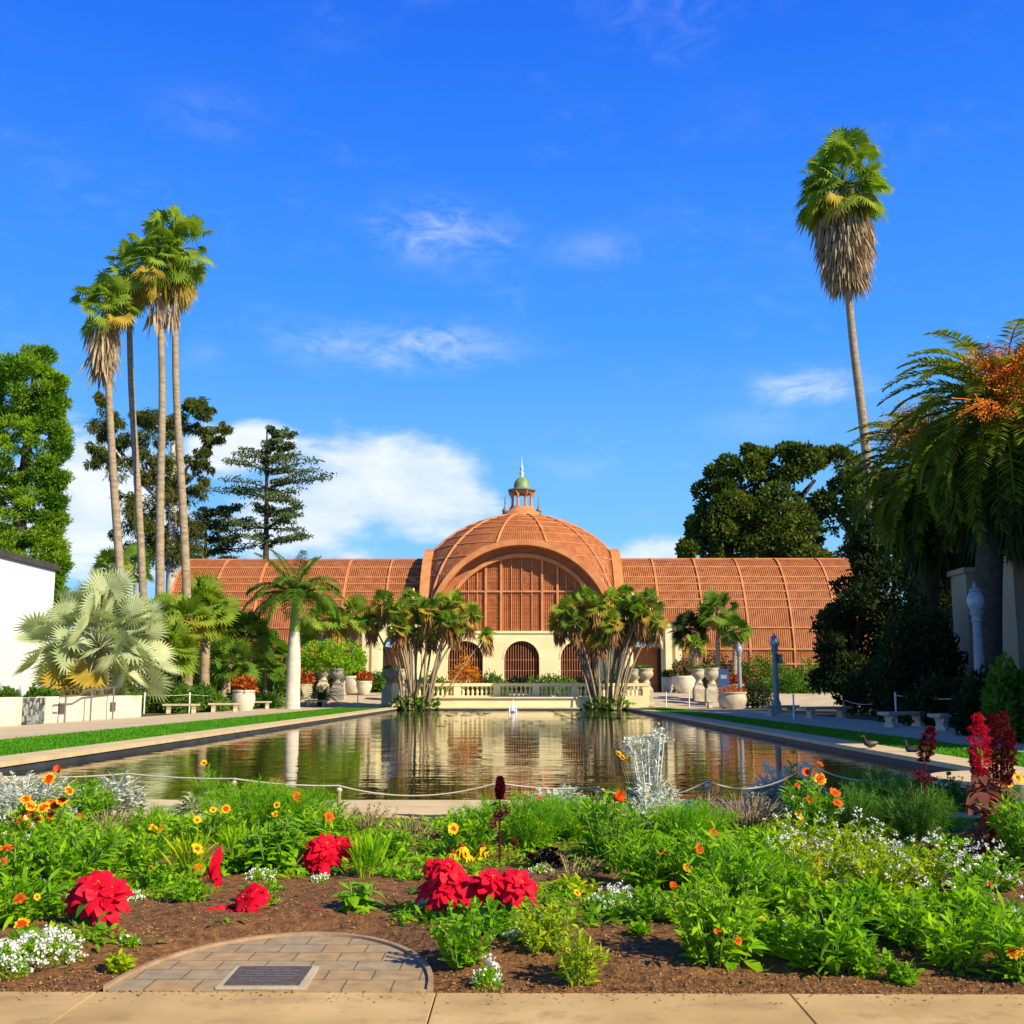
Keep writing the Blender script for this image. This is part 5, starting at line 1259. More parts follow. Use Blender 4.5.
# ------------------------------------------------------------------ flower bed
def stems_of(h, r, n, lean=.5, wob=.06):
    out = []
    for i in range(n):
        a = rnd.random() * 2 * PI; q = math.sqrt(rnd.random()); hh = h * rnd.uniform(.66, 1.0) * (1 - .3 * q * q)
        p0 = np.array([math.cos(a) * q * r * .35, math.sin(a) * q * r * .35, -.02]); p1 = np.array([math.cos(a) * q * r * (.6 + lean), math.sin(a) * q * r * (.6 + lean), hh])
        out.append((p0, (p0 + p1) / 2 + np.array([0, 0, hh * .12]) + rng.normal(size=3) * wob * h, p1))
    return out
def on_stem(st, n, lo=.1, hi=1.):
    P, T, t = [], [], rng.uniform(lo, hi, (len(st), n))
    for (p0, pm, p1), tt in zip(st, t):
        u = tt[:, None]
        P.append((1 - u) ** 2 * p0 + 2 * u * (1 - u) * pm + u * u * p1); T.append(nrm(2 * (1 - u) * (pm - p0) + 2 * u * (p1 - pm)))
    return np.concatenate(P), np.concatenate(T), t.ravel()
def foliage(kind, h, r, dens=1.0):
    b = MB(); area = max(.4, (r / .2) * (h / .25))
    if kind in ('leafy', 'lance', 'brown', 'small', 'yellowy', 'purple'):
        n = int({'leafy': 16, 'lance': 15, 'brown': 22, 'small': 18, 'yellowy': 16, 'purple': 14}[kind] * min(3.6, area) * dens * 1.75) + 6
        st = stems_of(h, r, n, .55)
        for s_ in st: b.tube(smooth_pts(s_, 6), [.0035, .003, .003, .0028, .0025, .002], 4, 1, False)
        k = {'leafy': 15, 'lance': 11, 'brown': 9, 'small': 16, 'yellowy': 16, 'purple': 16}[kind]
        P, T, t = on_stem(st, k, .08, 1.02)
        N = len(P); D = nrm(rng.normal(size=(N, 3)) * np.array([1, 1, .35])) * .9 + T * .75 + np.array([0, 0, .15])
        L = {'leafy': .088, 'lance': .125, 'brown': .05, 'small': .055, 'yellowy': .075, 'purple': .06}[kind] * rng.uniform(.55, 1.15, N) * (1.15 - .45 * t)
        W = L * {'leafy': .30, 'lance': .21, 'brown': .25, 'small': .5, 'yellowy': .26, 'purple': .6}[kind]
        b.blades(P, D, L, W, rng.uniform(.1, .5, N), 0, (.3, 1, .78, .06), .6)
    elif kind == 'fern':
        n = int(44 * min(3.5, area) * dens) + 8; st = stems_of(h, r, n, .6, .04)
        for s_ in st: b.tube(smooth_pts(s_, 5), .0022, 3, 1, False)
        P, T, t = on_stem(st, 55, .05, 1.0); N = len(P)
        D = nrm(rng.normal(size=(N, 3))) * .8 + T * .9
        b.blades(P, D, rng.uniform(.03, .085, N), .0042, .2, 0, (1, .8, .2), .8)
    elif kind == 'grassy':
        n = int(95 * min(2.5, area) * dens); a = rng.random(n) * 2 * PI; q = np.sqrt(rng.random(n))
        P = np.c_[np.cos(a) * q * r * .6, np.sin(a) * q * r * .6, np.zeros(n) - .01]
        z0 = rng.uniform(0, .55, n) * h; P[:, 2] += z0; D = np.c_[np.cos(a) * .45 * q + rng.normal(size=n) * .18, np.sin(a) * .45 * q + rng.normal(size=n) * .18, np.ones(n)]
        b.blades(P, D, (h - z0 * .8) * rng.uniform(.4, .85, n), rng.uniform(.010, .017, n), rng.uniform(.05, .35, n), 0, (.5, .9, 1, .7, .06), .5)
    elif kind == 'broad':
        n = int(17 * min(3, area) * dens) + 5; st = stems_of(h * .9, r * .8, n, .5)
        for s_ in st: b.tube(smooth_pts(s_, 6), .0045, 4, 1, False)
        P, T, t = on_stem(st, 8, .15, 1.02); N = len(P)
        D = nrm(rng.normal(size=(N, 3)) * np.array([1, 1, .3])) + T * .35
        L = rng.uniform(.07, .15, N) * (1.1 - .35 * t); b.blades(P, D, L, L * .48, rng.uniform(.2, .6, N), 0, (.12, .8, 1, .65, .05), .35)
    elif kind == 'silver':
        n = int(110 * min(3, area) * dens); a = rng.random(n) * 2 * PI; q = np.sqrt(rng.random(n)); z = h * (1 - .6 * q * q) * rng.uniform(.35, 1, n)
        for i in range(n):
            p = np.array([math.cos(a[i]) * q[i] * r, math.sin(a[i]) * q[i] * r, z[i] * .8])
            b.frond(p, a[i] + rnd.gauss(0, .5), rnd.uniform(.3, 1.4), rnd.uniform(.08, .14), .7, 8, .036, 0, .1, .017, .0045, .3)
        for s_ in stems_of(h * .9, r * .7, 14, .5): b.tube(smooth_pts(s_, 5), .005, 4, 0, False)
    elif kind == 'mound':
        n = int(620 * max(.5, min(3, r / .12)) * dens); d = nrm(rng.normal(size=(n, 3))); d[:, 2] = np.abs(d[:, 2])
        P = d * np.array([r, r, h]) * rng.uniform(.5, 1, n)[:, None]
        b.leaves(P, d + rng.normal(size=(n, 3)) * .6 + np.array([0, 0, .3]), rng.uniform(.012, .028, n), .008, 0, 0, .3)
    return b
FM = {'leafy': ('lf1', 'stem'), 'lance': ('lf2', 'stem'), 'brown': ('dry', 'wood'), 'small': ('lf2', 'stem'), 'yellowy': ('lf3', 'stem'), 'fern': ('fern', 'stem'), 'grassy': ('lf1', 'stem'), 'broad': ('lf2', 'stem'), 'silver': ('silver', 'stem'), 'mound': ('lf2', 'stem'), 'purple': ('purple', 'stem')}
def petals(b, c, nv, r, n, m, w, lift=0., r0=.1, droop=0., prof=(.5, .9, 1, .45)):
    nv = nrm(np.array(nv, float)); u = nrm(np.cross(nv, [0.3, .2, 1])); v = np.cross(nv, u)
    a = np.arange(n) * 2 * PI / n + rng.normal(size=n) * .08
    D = np.cos(a)[:, None] * u + np.sin(a)[:, None] * v + nv * lift
    P = np.array(c) + D * r * r0; L = r * (1 - r0) * rng.uniform(.88, 1.08, n)
    K = len(prof); wav = rng.normal(size=(n, K)); S = nrm(np.cross(D, nv) + rng.normal(size=(n, 3)) * .22); V = np.zeros((n, K, 2, 3))
    for k in range(K):
        t = k / (K - 1); q = P + D * (L * t)[:, None] - nv * droop * r * t * t
        q = q + nv * w * .10 * wav[:, k][:, None]
        V[:, k, 0] = q + S * w * prof[k] / 2; V[:, k, 1] = q - S * w * prof[k] / 2
    base = (np.arange(n) * K * 2)[:, None]; qd = np.array([[2 * k, 2 * k + 1, 2 * k + 3, 2 * k + 2] for k in range(K - 1)])
    b.add(V.reshape(-1, 3), (base[:, :, None] + qd[None]).reshape(-1, 4), m, True)
def dome(b, c, nv, r, m, hgt=.5):
    nv = nrm(np.array(nv, float)); u = nrm(np.cross(nv, [0.3, .2, 1])); v = np.cross(nv, u); a = np.arange(8) * PI / 4
    V = [np.array(c) + (np.cos(a)[:, None] * u + np.sin(a)[:, None] * v) * r * q + nv * r * z for q, z in ((1, 0), (.8, hgt * .6), (.3, hgt))]
    b.add(np.concatenate(V), [[i * 8 + j, i * 8 + (j + 1) % 8, i * 8 + 8 + (j + 1) % 8, i * 8 + 8 + j] for i in range(2) for j in range(8)], m, True); b.add(V[2], [list(range(8))], m)
def flower(parent, c, kind, r=.034, face=None, foot=None):
    b = MB(); f = face if face is not None else (rnd.gauss(.15, .35), rnd.gauss(-.75, .25), rnd.uniform(.3, 1.0))
    c = np.array(c)
    if foot is None: foot = c * np.array([.55, .55, .25])
    b.tube(smooth_pts([foot, (foot + c) / 2 + np.array([0, 0, .02]), c], 6), .0022, 4, 3, False)
    f = nrm(np.array(f, float))
    if kind == 'g': petals(b, c, f, r, 13, 1, r * .52, .12); petals(b, c + f * .002, f, r * .66, 13, 0, r * .36, .14, .1); dome(b, c, f, r * .32, 2)
    elif kind == 'o': petals(b, c, f, r, 13, 0, r * .52, .15); petals(b, c + f * .002, f, r * .55, 11, 2, r * .3, .16); dome(b, c, f, r * .34, 2)
    elif kind == 'y': petals(b, c, f, r, 12, 1, r * .55, .15); petals(b, c + f * .002, f, r * .45, 11, 2, r * .3, .16); dome(b, c, f, r * .34, 2)
    elif kind == 'b': petals(b, c, f, r * .8, 10, 0, r * .5, 1.6); petals(b, c, f, r * .5, 9, 0, r * .5, 1.0); dome(b, c, f, r * .3, 2)
    elif kind == 'rud': petals(b, c, (0, -.25, 1), r, 13, 1, r * .34, -.15, .12, .65, (.6, 1, .8, .3)); dome(b, c, (0, 0, 1), r * .32, 2, 1.0)
    elif kind == 'd': petals(b, c, f, r * .8, 9, 0, r * .45, .35, .1, .2); dome(b, c, f, r * .4, 2)
    elif kind == 'pom':
        for k in range(3): petals(b, c + f * r * .15 * k, f, r * (.9 - .22 * k), 12, 1, r * .34, .15 + .35 * k)
    b.build('flower', ({'o': 'petalo', 'b': 'petalo'}.get(kind, 'petalr'), 'petaly', 'disc', 'stem'), parent)
def florets(t, h, r, n, size=.0085, k=9):
    # little white flower clusters over a mound
    b = MB(); d = nrm(rng.normal(size=(n, 3))); d[:, 2] = np.abs(d[:, 2]) * 1.2 + .1
    Cc = d * np.array([r, r, h]) * rng.uniform(.85, 1.12, n)[:, None]
    P = np.repeat(Cc, k, 0) + rng.normal(size=(n * k, 3)) * .007
    D = nrm(rng.normal(size=(n * k, 3))); D[:, 2] *= .35
    D = D + np.array([.25, -.2, .3]); b.leaves(P - D * size * .5, D, size * rng.uniform(.9, 1.7, n * k), size * 1.5, 0, 0, .1)
    b.build('white_flowers', 'petalw', t)['kind'] = 'stuff'
ORDER = ['base']
def plant(kind, px, base, top, hw, label, fl=(), dens=1.0, name=None, cat='plant', group='green plants of the flower bed', cols=None, white=0):
    g_ = gp(px, base); z0 = soilz(g_.x, g_.y) if abs(g_.x) < 7.4 else 0.; Y = g_.y
    h = max(.03, az(top, Y) - z0) * (1.0 if kind in ('silver', 'mound') or base < 858 else 1.24); r = hw * Y / F * (1.0 if kind == 'mound' else 1.18)
    nm = name or {'fern': 'feathery_plant', 'grassy': 'strap_leaved_plant', 'broad': 'broad_leaved_plant', 'silver': 'dusty_miller', 'mound': 'alyssum', 'brown': 'dry_stemmed_plant', 'purple': 'purple_leaved_plant'}.get(kind, 'leafy_plant')
    t = thing(nm, label, cat, (g_.x, Y, z0), 0, group)
    foliage(kind, h, r, dens).build('foliage', cols or FM[kind], t)
    for f in fl:
        fx, fy, k = f[:3]; rp = f[3] if len(f) > 3 else 5.5
        dyy = -rnd.uniform(.55, 1.0) * min(r, .28)
        c = np.array(at(fx, fy, Y + dyy)) - np.array((g_.x, Y, z0))
        flower(t, c, k, rp * Y / F)
    if white: florets(t, h, r, white)
    return t
GA = 'white alyssum clumps in the flower bed'; GS = 'silver dusty miller plants'
def alys(px, base, top, hw, label, n=40, dens=1.0):
    return plant('mound', px, base, top, hw, label, (), dens, group=GA, cat='flower', white=n)
# --- left side
plant('silver', 20, 832, 768, 58, 'silver white dusty miller mass at the far left end of the bed', cat='plant', group=GS, dens=1.5)
plant('silver', 114, 826, 768, 20, 'small silver dusty miller left of the first full rope span', group=GS, dens=1.3)
plant('lance', 84, 832, 778, 24, 'tall bright green plant between the two left silver clumps', ((58.6, 771.7, 'b', 5), (124.5, 845, 'o', 5), (80, 819, 'o', 5)), 1.2)
plant('leafy', 40, 862, 806, 34, 'plant covered in orange and yellow blanket flowers at the left', ((49, 779, 'g', 6.5), (69, 791, 'g', 5), (25.6, 799.5, 'g', 5.5), (31, 806, 'g', 5.5), (44, 808, 'g', 6.5), (55, 806, 'g', 6), (62, 801, 'g', 6), (30, 816, 'g', 6.5), (23, 815, 'o', 5.5), (32, 824, 'o', 5.5), (40, 820, 'g', 6), (19, 820, 'o', 4.5), (58.6, 834, 'y', 6.5), (51, 815, 'o', 4.5), (50, 802, 'o', 4)), 1.0, cat='flower', name='blanket_flower')
plant('brown', 108, 850, 806, 24, 'dry brownish stems behind the leftmost big poinsettia')
plant('fern', 150, 846, 806, 26, 'light green feathery plant in front of the left rope span', (), .8)
plant('leafy', 10, 905, 840, 26, 'leafy plant at the left frame edge with an orange red flower', ((7, 848.6, 'o', 7.5), (1, 862, 'o', 6)), 1.0, white=18)
plant('lance', 62, 895, 828, 44, 'big clump of long narrow leaves behind the leftmost poinsettia', ((37, 862, 'd', 3),), 1.6)
plant('lance', 18, 936, 880, 34, 'narrow leaved plant at lower left with two orange flowers', ((20, 899, 'o', 6), (22, 925, 'g', 7.5), (37, 897, 'y', 3.5)), 1.2)
plant('small', 55, 926, 900, 26, 'low leafy plant left of the leftmost poinsettia', (), .9)
plant('leafy', 134, 880, 832, 32, 'mid green plant right behind the leftmost poinsettia', ((124, 876, 'y', 3.5), (152, 869, 'o', 4)), 1.1)
plant('leafy', 162, 852, 812, 20, 'plant with two yellow flowers beside a magenta one', ((153, 828, 'y', 5), (155, 834, 'y', 5), (163, 830, 'd', 5), (165, 836, 'd', 4)), .9)
plant('purple', 146, 868, 846, 14, 'small dark purple plant left of the pale upright leaves', ((146, 847, 'y', 4),), .9, group='dark purple plants')
plant('grassy', 188, 884, 832, 20, 'clump of pale upright strap leaves left of the red spike', ((197, 849, 'y', 6.5), (198, 869, 'o', 5)), 1.2, cols=('lf3', 'stem'))
plant('small', 160, 896, 866, 26, 'low light green plant right of the leftmost poinsettia', (), 1.0)
plant('leafy', 215, 852, 806, 28, 'leafy plant in front of the second rope span', ((197, 820, 'y', 4.5), (226, 809, 'g', 4.5), (213, 810, 'y', 3.5)), 1.1)
plant('silver', 195, 818, 792, 10, 'small grey green silver plant against the pale coping', (), 1.0, group=GS, cols=('silverfan', 'stem'))
plant('fern', 255, 840, 778, 42, 'big bright feathery green mound, left half, under the rope', ((277, 805, 'y', 3.5), (275, 814, 'y', 3.5)), 1.5)
plant('fern', 300, 836, 786, 34, 'big bright feathery green mound, right half, beside the wooden stake', ((297, 797, 'o', 5.5),), 1.4)
plant('fern', 206, 815, 764, 11, 'thin wispy tall feathery plant with one yellow flower', ((204, 763, 'y', 3.5),), .5)
plant('grassy', 238, 872, 822, 22, 'upright green leaves behind the red spike', (), 1.0)
plant('broad', 272, 884, 820, 34, 'broad leaved plant between the red spike and upper poinsettia', (), 1.4)
plant('broad', 228, 885, 852, 16, 'small broad leaved plant right beside the red spike', (), 1.0)
plant('leafy', 322, 846, 803, 28, 'leafy plant behind the upper left poinsettia', ((329, 817, 'o', 5.5),), 1.2)
plant('broad', 296, 850, 812, 26, 'broad leaved plant in front of the big feathery mound', (), 1.0)
plant('brown', 366, 838, 800, 24, 'brownish dry plant in front of the pale coping')
plant('grassy', 368, 886, 832, 22, 'feathery upright green leaves right of the upper poinsettia', (), 1.1)
plant('leafy', 388, 872, 830, 20, 'leafy green plant between upper poinsettia and white alyssum', (), 1.0)
plant('broad', 357, 920, 882, 20, 'young broad leaved plant alone on the soil above the pavers', (), .8)
plant('small', 190, 916, 886, 22, 'small leafy plant left of the fallen red poinsettia', (), .7)
plant('small', 262, 914, 884, 18, 'small leafy plant right of the fallen red poinsettia', (), .9)
plant('brown', 412, 850, 812, 24, 'low brown green plant behind the white alyssum by the coping')
plant('broad', 422, 842, 822, 14, 'small dark green broad leaved plant left of the purple one', (), .9)
plant('small', 405, 888, 870, 22, 'low sprawling leaves left of the drooping poinsettia', (), .7)
plant('purple', 442, 850, 831, 14, 'dark purple leaved plant behind the drooping poinsettia', (), 1.4, group='dark purple plants')
# --- middle
plant('leafy', 468, 868, 818, 26, 'coneflower plant with drooping yellow orange petals behind the poinsettias', ((453, 829, 'y', 6), (453, 852, 'rud', 8), (462, 846, 'rud', 9), (466, 854, 'rud', 8), (483, 846, 'rud', 9), (478, 856, 'rud', 7)), 1.0, name='coneflower', cat='flower')
plant('fern', 488, 850, 796, 26, 'feathery green plant just left of the dark red spike', (), 1.1)
plant('fern', 528, 856, 790, 32, 'feathery green plant just right of the dark red spike', ((539, 798, 'd', 2.8), (540, 824, 'y', 3)), 1.4)
plant('fern', 570, 846, 792, 30, 'feathery green plant left of the orange bud', ((531, 819, 'o', 3.5), (581, 826, 'y', 4)), 1.4)
plant('silver', 556, 815, 784, 22, 'low silver plant under the rope at the middle', (), .8, group=GS)
plant('lance', 612, 880, 800, 28, 'tall leafy plant carrying one upright orange bud', ((615, 799, 'b', 8), (615, 848, 'y', 2.5)), 1.3)
plant('brown', 572, 890, 858, 28, 'dark dry plant on the soil in the middle')
plant('purple', 548, 872, 850, 20, 'dark bronze plant right of the poinsettias', (), .9, group='dark purple plants')
plant('lance', 650, 900, 838, 26, 'green plant with small brown seed heads in the middle right', ((640, 848, 'y', 3), (661, 852, 'o', 3)), 1.2)
plant('small', 655, 934, 890, 26, 'low plant with two yellow flowers beside dark soil', ((684, 901, 'pom', 4.5), (673, 909, 'pom', 4.5), (672, 889, 'b', 5)), 1.1)
plant('fern', 650, 842, 806, 26, 'feathery plant at the foot of the tall silver plant', (), 1.2)
plant('fern', 690, 850, 798, 32, 'bright green feathery plant right of the tall silver plant', ((682, 838, 'y', 3.5), (713, 832, 'o', 4), (720, 836, 'o', 4)), 1.4)
plant('brown', 748, 836, 790, 42, 'reddish brown low plants under the right rope span', (), 1.3)
plant('brown', 708, 820, 778, 14, 'dark upright dry stems under the right rope span')
# --- right side masses
plant('lance', 700, 900, 836, 34, 'upper part of the big leafy mass right of the yellow flowers', ((700, 849, 'o', 5.5), (688, 868, 'g', 5)), 1.5)
plant('lance', 735, 930, 850, 36, 'tall dense leafy plant in the middle of the right mass', (), 1.7)
plant('leafy', 715, 968, 890, 36, 'leafy plant spilling over the soil with a small red flower', ((718, 932, 'o', 4.5), (738, 941, 'o', 4)), 1.7)
plant('broad', 737, 966, 925, 24, 'broad green leaves at the front of the right mass', (), 1.0)
plant('lance', 775, 922, 858, 32, 'dense leafy plant right of the tall middle one', (), 1.5)
plant('leafy', 770, 956, 912, 28, 'low leafy plant at the front left of the bare soil strip', ((762, 919, 'y', 3),), 1.2)
plant('yellowy', 805, 900, 848, 34, 'yellow green flowering plant sprinkled with white, left one', (), 1.5, white=45)
plant('leafy', 822, 936, 886, 30, 'mid green leafy plant below the white sprinkled ones', (), 1.5)
plant('lance', 838, 972, 912, 28, 'rosette of upright leaves at the front right of the bed', (), 1.2)
plant('leafy', 806, 968, 930, 24, 'low light green plant with a white flower at the front right', (), 1.0, white=5)
plant('yellowy', 850, 880, 832, 34, 'yellow green flowering plant sprinkled with white, middle one', ((817, 863, 'o', 8),), 1.5, white=60)
plant('yellowy', 882, 905, 852, 32, 'yellow green plant with white flowers in front of the red spikes', (), 1.5, white=50)
plant('lance', 872, 950, 890, 32, 'leafy plant with long narrow leaves, front right', (), 1.5)
plant('leafy', 912, 958, 900, 30, 'leafy green plant second from the right corner', (), 1.5)
plant('small', 866, 974, 940, 20, 'small plant on the soil strip at the front right', (), 1.0)
plant('yellowy', 925, 895, 850, 30, 'yellow green plant with white flowers right below the tall red spike', (), 1.4, white=40)
plant('leafy', 955, 930, 880, 30, 'leafy plant below the tall red spike', ((990, 884, 'd', 3),), 1.5, white=20)
plant('small', 985, 900, 858, 32, 'green plant with many white flowers at the right edge', (), 1.4, white=75)
plant('lance', 990, 950, 900, 34, 'big leafy plant at the right frame edge', (), 1.6, white=8)
plant('leafy', 955, 970, 925, 26, 'leafy plant at the front right near the pavement', (), 1.3)
plant('lance', 1020, 978, 920, 26, 'leafy plant in the lower right corner with a red and yellow flower', ((1015, 951, 'g', 9),), 1.3)
plant('leafy', 1010, 850, 788, 22, 'leafy plant with yellow orange flowers at the right edge', ((1008, 782, 'g', 6), (1018, 778, 'y', 6), (1001, 783, 'g', 5)), 1.3)
plant('lance', 1030, 880, 800, 26, 'bright narrow leaves at the right edge behind the white flowers', (), 1.3)
plant('lance', 812, 842, 776, 24, 'blanket flower plant with six orange blooms near the right silver plant', ((806, 772, 'o', 4.5), (820, 779, 'g', 6), (811, 799, 'o', 5), (835, 793, 'o', 6), (837, 803, 'o', 6), (799, 815, 'y', 5.5), (820, 764, 'o', 3.5), (797, 785, 'd', 3.5)), 1.1, name='blanket_flower', cat='flower')
plant('fern', 850, 838, 785, 28, 'dark feathery plant in shade left of the dull red spike', (), 1.3, cols=('lf_shade', 'stem'))
plant('fern', 890, 832, 768, 34, 'feathery dark green plant in shade behind the dull red spike', (), 1.5, cols=('lf_shade', 'stem'))
plant('fern', 920, 850, 780, 28, 'dark feathery plant in shade left of the tall red spike', (), 1.3, cols=('lf_shade', 'stem'))
plant('broad', 950, 815, 768, 30, 'broad leaved shrub in shade behind the tall red spike', (), 1.2, cols=('lf_shade', 'stem'))
plant('fern', 866, 815, 762, 24, 'feathery plant at the corner of the pool in shade', (), 1.0, cols=('lf_shade', 'stem'))
plant('leafy', 762, 870, 832, 26, 'green plant behind the leafy mass, below the brown plants', (), 1.1)
plant('yellowy', 790, 860, 820, 24, 'yellow green plant right of the brown plants', (), 1.2, white=14)
plant('yellowy', 540, 960, 910, 26, 'light yellow green plant right of the right poinsettia', ((577, 893, 'y', 4),), 1.1)
plant('yellowy', 578, 982, 935, 24, 'light green plant near the pavement in the middle', ((568, 950, 'y', 2.5),), 1.2)
plant('small', 462, 968, 916, 26, 'round leaved green plant in front of the drooping poinsettia', (), 1.3)
plant('small', 490, 950, 905, 20, 'round leaved plant under the right poinsettia', (), 1.0)
plant('small', 640, 946, 928, 8, 'tiny seedling on the soil in the middle', (), .6)
plant('leafy', 575, 905, 880, 16, 'small yellow flowered plant left of the round white alyssum', ((580, 892, 'y', 3.5),), .9, cols=('lf3', 'stem'))
plant('small', 900, 982, 962, 12, 'tiny sprig on the soil strip at the far front right', (), .6)
plant('small', 118, 972, 958, 8, 'tiny pale sprig on the soil left of the pavers', (), .5, cols=('lf3', 'stem'))
plant('leafy', 30, 960, 935, 30, 'green leaves behind the big white alyssum at lower left', (), .8)
plant('leafy', 690, 935, 905, 24, 'leafy plant between the yellow flowers and the spilling plant', (), 1.1)
plant('broad', 585, 880, 846, 18, 'broad leaved plant left of the tall orange bud plant', (), .9)
plant('small', 430, 905, 888, 14, 'small shaded leaves under the drooping poinsettia', (), .8, cols=('lf_shade', 'stem'))
# alyssum
alys(42, 966, 940, 36, 'largest white alyssum drift, at the lower left of the bed', 130)
alys(5, 976, 950, 22, 'white alyssum at the left frame edge', 60)
alys(128, 914, 898, 16, 'white alyssum patch right of the leftmost poinsettia', 46)
alys(130, 955, 946, 7, 'tiny white alyssum alone on the soil above the pavers', 8)
alys(262, 890, 876, 15, 'white alyssum above the fallen red poinsettia', 30)
alys(320, 892, 883, 9, 'small white alyssum below the upper poinsettia', 16)
alys(398, 856, 847, 10, 'small white alyssum near the coping in the middle', 18)
alys(438, 918, 900, 17, 'white alyssum at the lower left of the drooping poinsettia', 30)
alys(414, 924, 914, 8, 'smallest white alyssum left of the drooping poinsettia', 9)
alys(618, 920, 890, 24, 'round white alyssum clump in the middle of the soil', 60)
alys(523, 952, 934, 19, 'white alyssum in front of the right poinsettia', 44)
alys(487, 985, 966, 14, 'white alyssum nearest the pavement, right of the pavers', 22)
alys(541, 884, 873, 10, 'white alyssum right of the right poinsettia, farther back', 18)
alys(350, 870, 862, 6, 'tiny white alyssum right of the upper poinsettia', 6)
alys(20, 880, 862, 22, 'white alyssum behind the lower left flowers', 30)
alys(90, 872, 856, 14, 'white alyssum specks behind the leftmost poinsettia', 14)
# poinsettias
GP = 'red poinsettias in the flower bed'
PB = (.12, .5, .85, 1, .92, .6, .05)
def poinsettia(px, base, heads, label, leafn=26, hang=.35):
    g_ = gp(px, base); z0 = soilz(g_.x, g_.y); Y = g_.y; o = np.array((g_.x, Y, z0)); s_ = Y / F
    t = thing('poinsettia', label, 'poinsettia', tuple(o), 0, GP)
    st, lf = MB(), MB()
    for hx, hy, hr in heads[:5]:
        c = np.array(at(hx, hy, Y + rnd.uniform(-.05, .05))) - o; rr = hr * s_ * 1.32
        st.tube(smooth_pts([(c[0] * .15, c[1] * .15, -.02), c * .55 + np.array([0, 0, .02]), c - np.array([0, 0, .01])], 6), .0045, 5)
        b = MB(); f = np.array([rnd.gauss(0, .25), -.55 + rnd.gauss(0, .15), .85])
        petals(b, c, f, rr, 7, 0, rr * .60, -.12, .06, hang, PB); petals(b, c + f * .01, f, rr * .78, 7, 0, rr * .46, .18, .05, hang * .7, PB)
        petals(b, c + f * .016, f, rr * .45, 6, 0, rr * .28, .4, .05, .2, PB)
        for q in range(6): dome(b, c + f * .02 + rng.normal(size=3) * .005, f, .0024, 1, 1.2)
        b.build('flower_head', ('redbract', 'petaly'), t)
        k = max(3, leafn // len(heads))
        P = np.repeat(c[None] * np.array([.8, .8, .7]), k, 0) + rng.normal(size=(k, 3)) * .02
        P[:, 2] *= rng.uniform(.35, 1, k); D = rng.normal(size=(k, 3)); D[:, 2] = -.25; D[:, 1] -= .3
        L = rng.uniform(.07, .11, k); lf.blades(P, D, L, L * .55, .5, 0, (.15, .8, 1, .7, .05), .3)
    st.build('stems', 'stem', t); lf.build('leaves', 'poinleaf', t)
poinsettia(96, 938, [(80, 896, 17), (97, 886, 20), (112, 892, 17), (104, 902, 18), (88, 905, 15), (90, 884, 14), (110, 906, 14)], 'leftmost full red poinsettia above the white alyssum drift', 34)
poinsettia(325, 884, [(312, 851, 14), (326, 846, 15), (340, 846, 13), (322, 860, 14), (318, 866, 10), (333, 855, 13)], 'upper red poinsettia right of the broad leaved plants', 26)
poinsettia(446, 926, [(434, 866, 14), (447, 868, 16), (440, 880, 17), (455, 882, 16), (445, 890, 16), (432, 884, 12), (456, 872, 12), (451, 893, 12)], 'bushy poinsettia with drooping red bracts, left of the adjoining one', 22, .85)
poinsettia(500, 940, [(478, 886, 15), (492, 880, 15), (506, 882, 15), (520, 884, 17), (500, 892, 13), (484, 894, 12), (514, 893, 12)], 'wide red poinsettia with large green leaves below, right of the drooping one', 46)
poinsettia(232, 922, [(222, 916, 15), (236, 910, 15), (248, 898, 16), (256, 893, 11), (240, 918, 14), (214, 912, 10), (252, 904, 12)], 'red poinsettia lying low on the soil above the pavers', 14)
g_ = gp(212, 903); o = np.array((g_.x, g_.y, soilz(g_.x, g_.y))); Y = g_.y
t = thing('red_plant', 'upright narrow red leaved plant left of the fallen poinsettia', 'plant', tuple(o))
b = MB()
for x, y, L_, lean in ((214, 884, .085, .2), (212, 876, .10, .15), (216, 868, .085, .2), (206, 890, .07, -.1), (215, 892, .07, .3), (208, 880, .06, .4)):
    p = np.array(at(x, y, Y)) - o; b.blades(p[None], np.array([[lean, -.1, 1.]]), L_ * 1.5, .048, .05, 0, (.3, 1, .9, .05), 3.)
b.build('red_leaves', 'redbract', t)
b = MB(); b.tube([(0, 0, 0), (.005, 0, .12)], .005, 5); b.blades(np.zeros((7, 3)) + np.array([0, 0, .05]), rng.normal(size=(7, 3)) + np.array([0, 0, .4]), .07, .03, .3, 0, (.15, .8, 1, .6, .05)); b.build('stem_and_leaves', 'poinleaf', t)
for px, py, l in ((116, 945, 'left of the tiny alyssum'), (326, 902, 'below the upper poinsettia'), (309, 921, 'above the pavers'), (500, 935, 'under the right poinsettia'), (318, 925, 'above the pavers, right of a similar one'), (163, 906, 'right of the leftmost poinsettia alyssum')):
    p = gp(px, py); b = MB(); b.blades(np.array([[0, 0, .012]]), np.array([[1., rnd.uniform(-.5, .5), .1]]), .04, .022, .1, 0, (.1, .8, 1, .6, .05)); o_ = b.build('fallen_petal', 'redbract'); o_.location = (p.x - .02, p.y, soilz(p.x, p.y)); tag(o_, 'red bract fallen on the soil ' + l, 'fallen leaf', 'fallen red bracts')
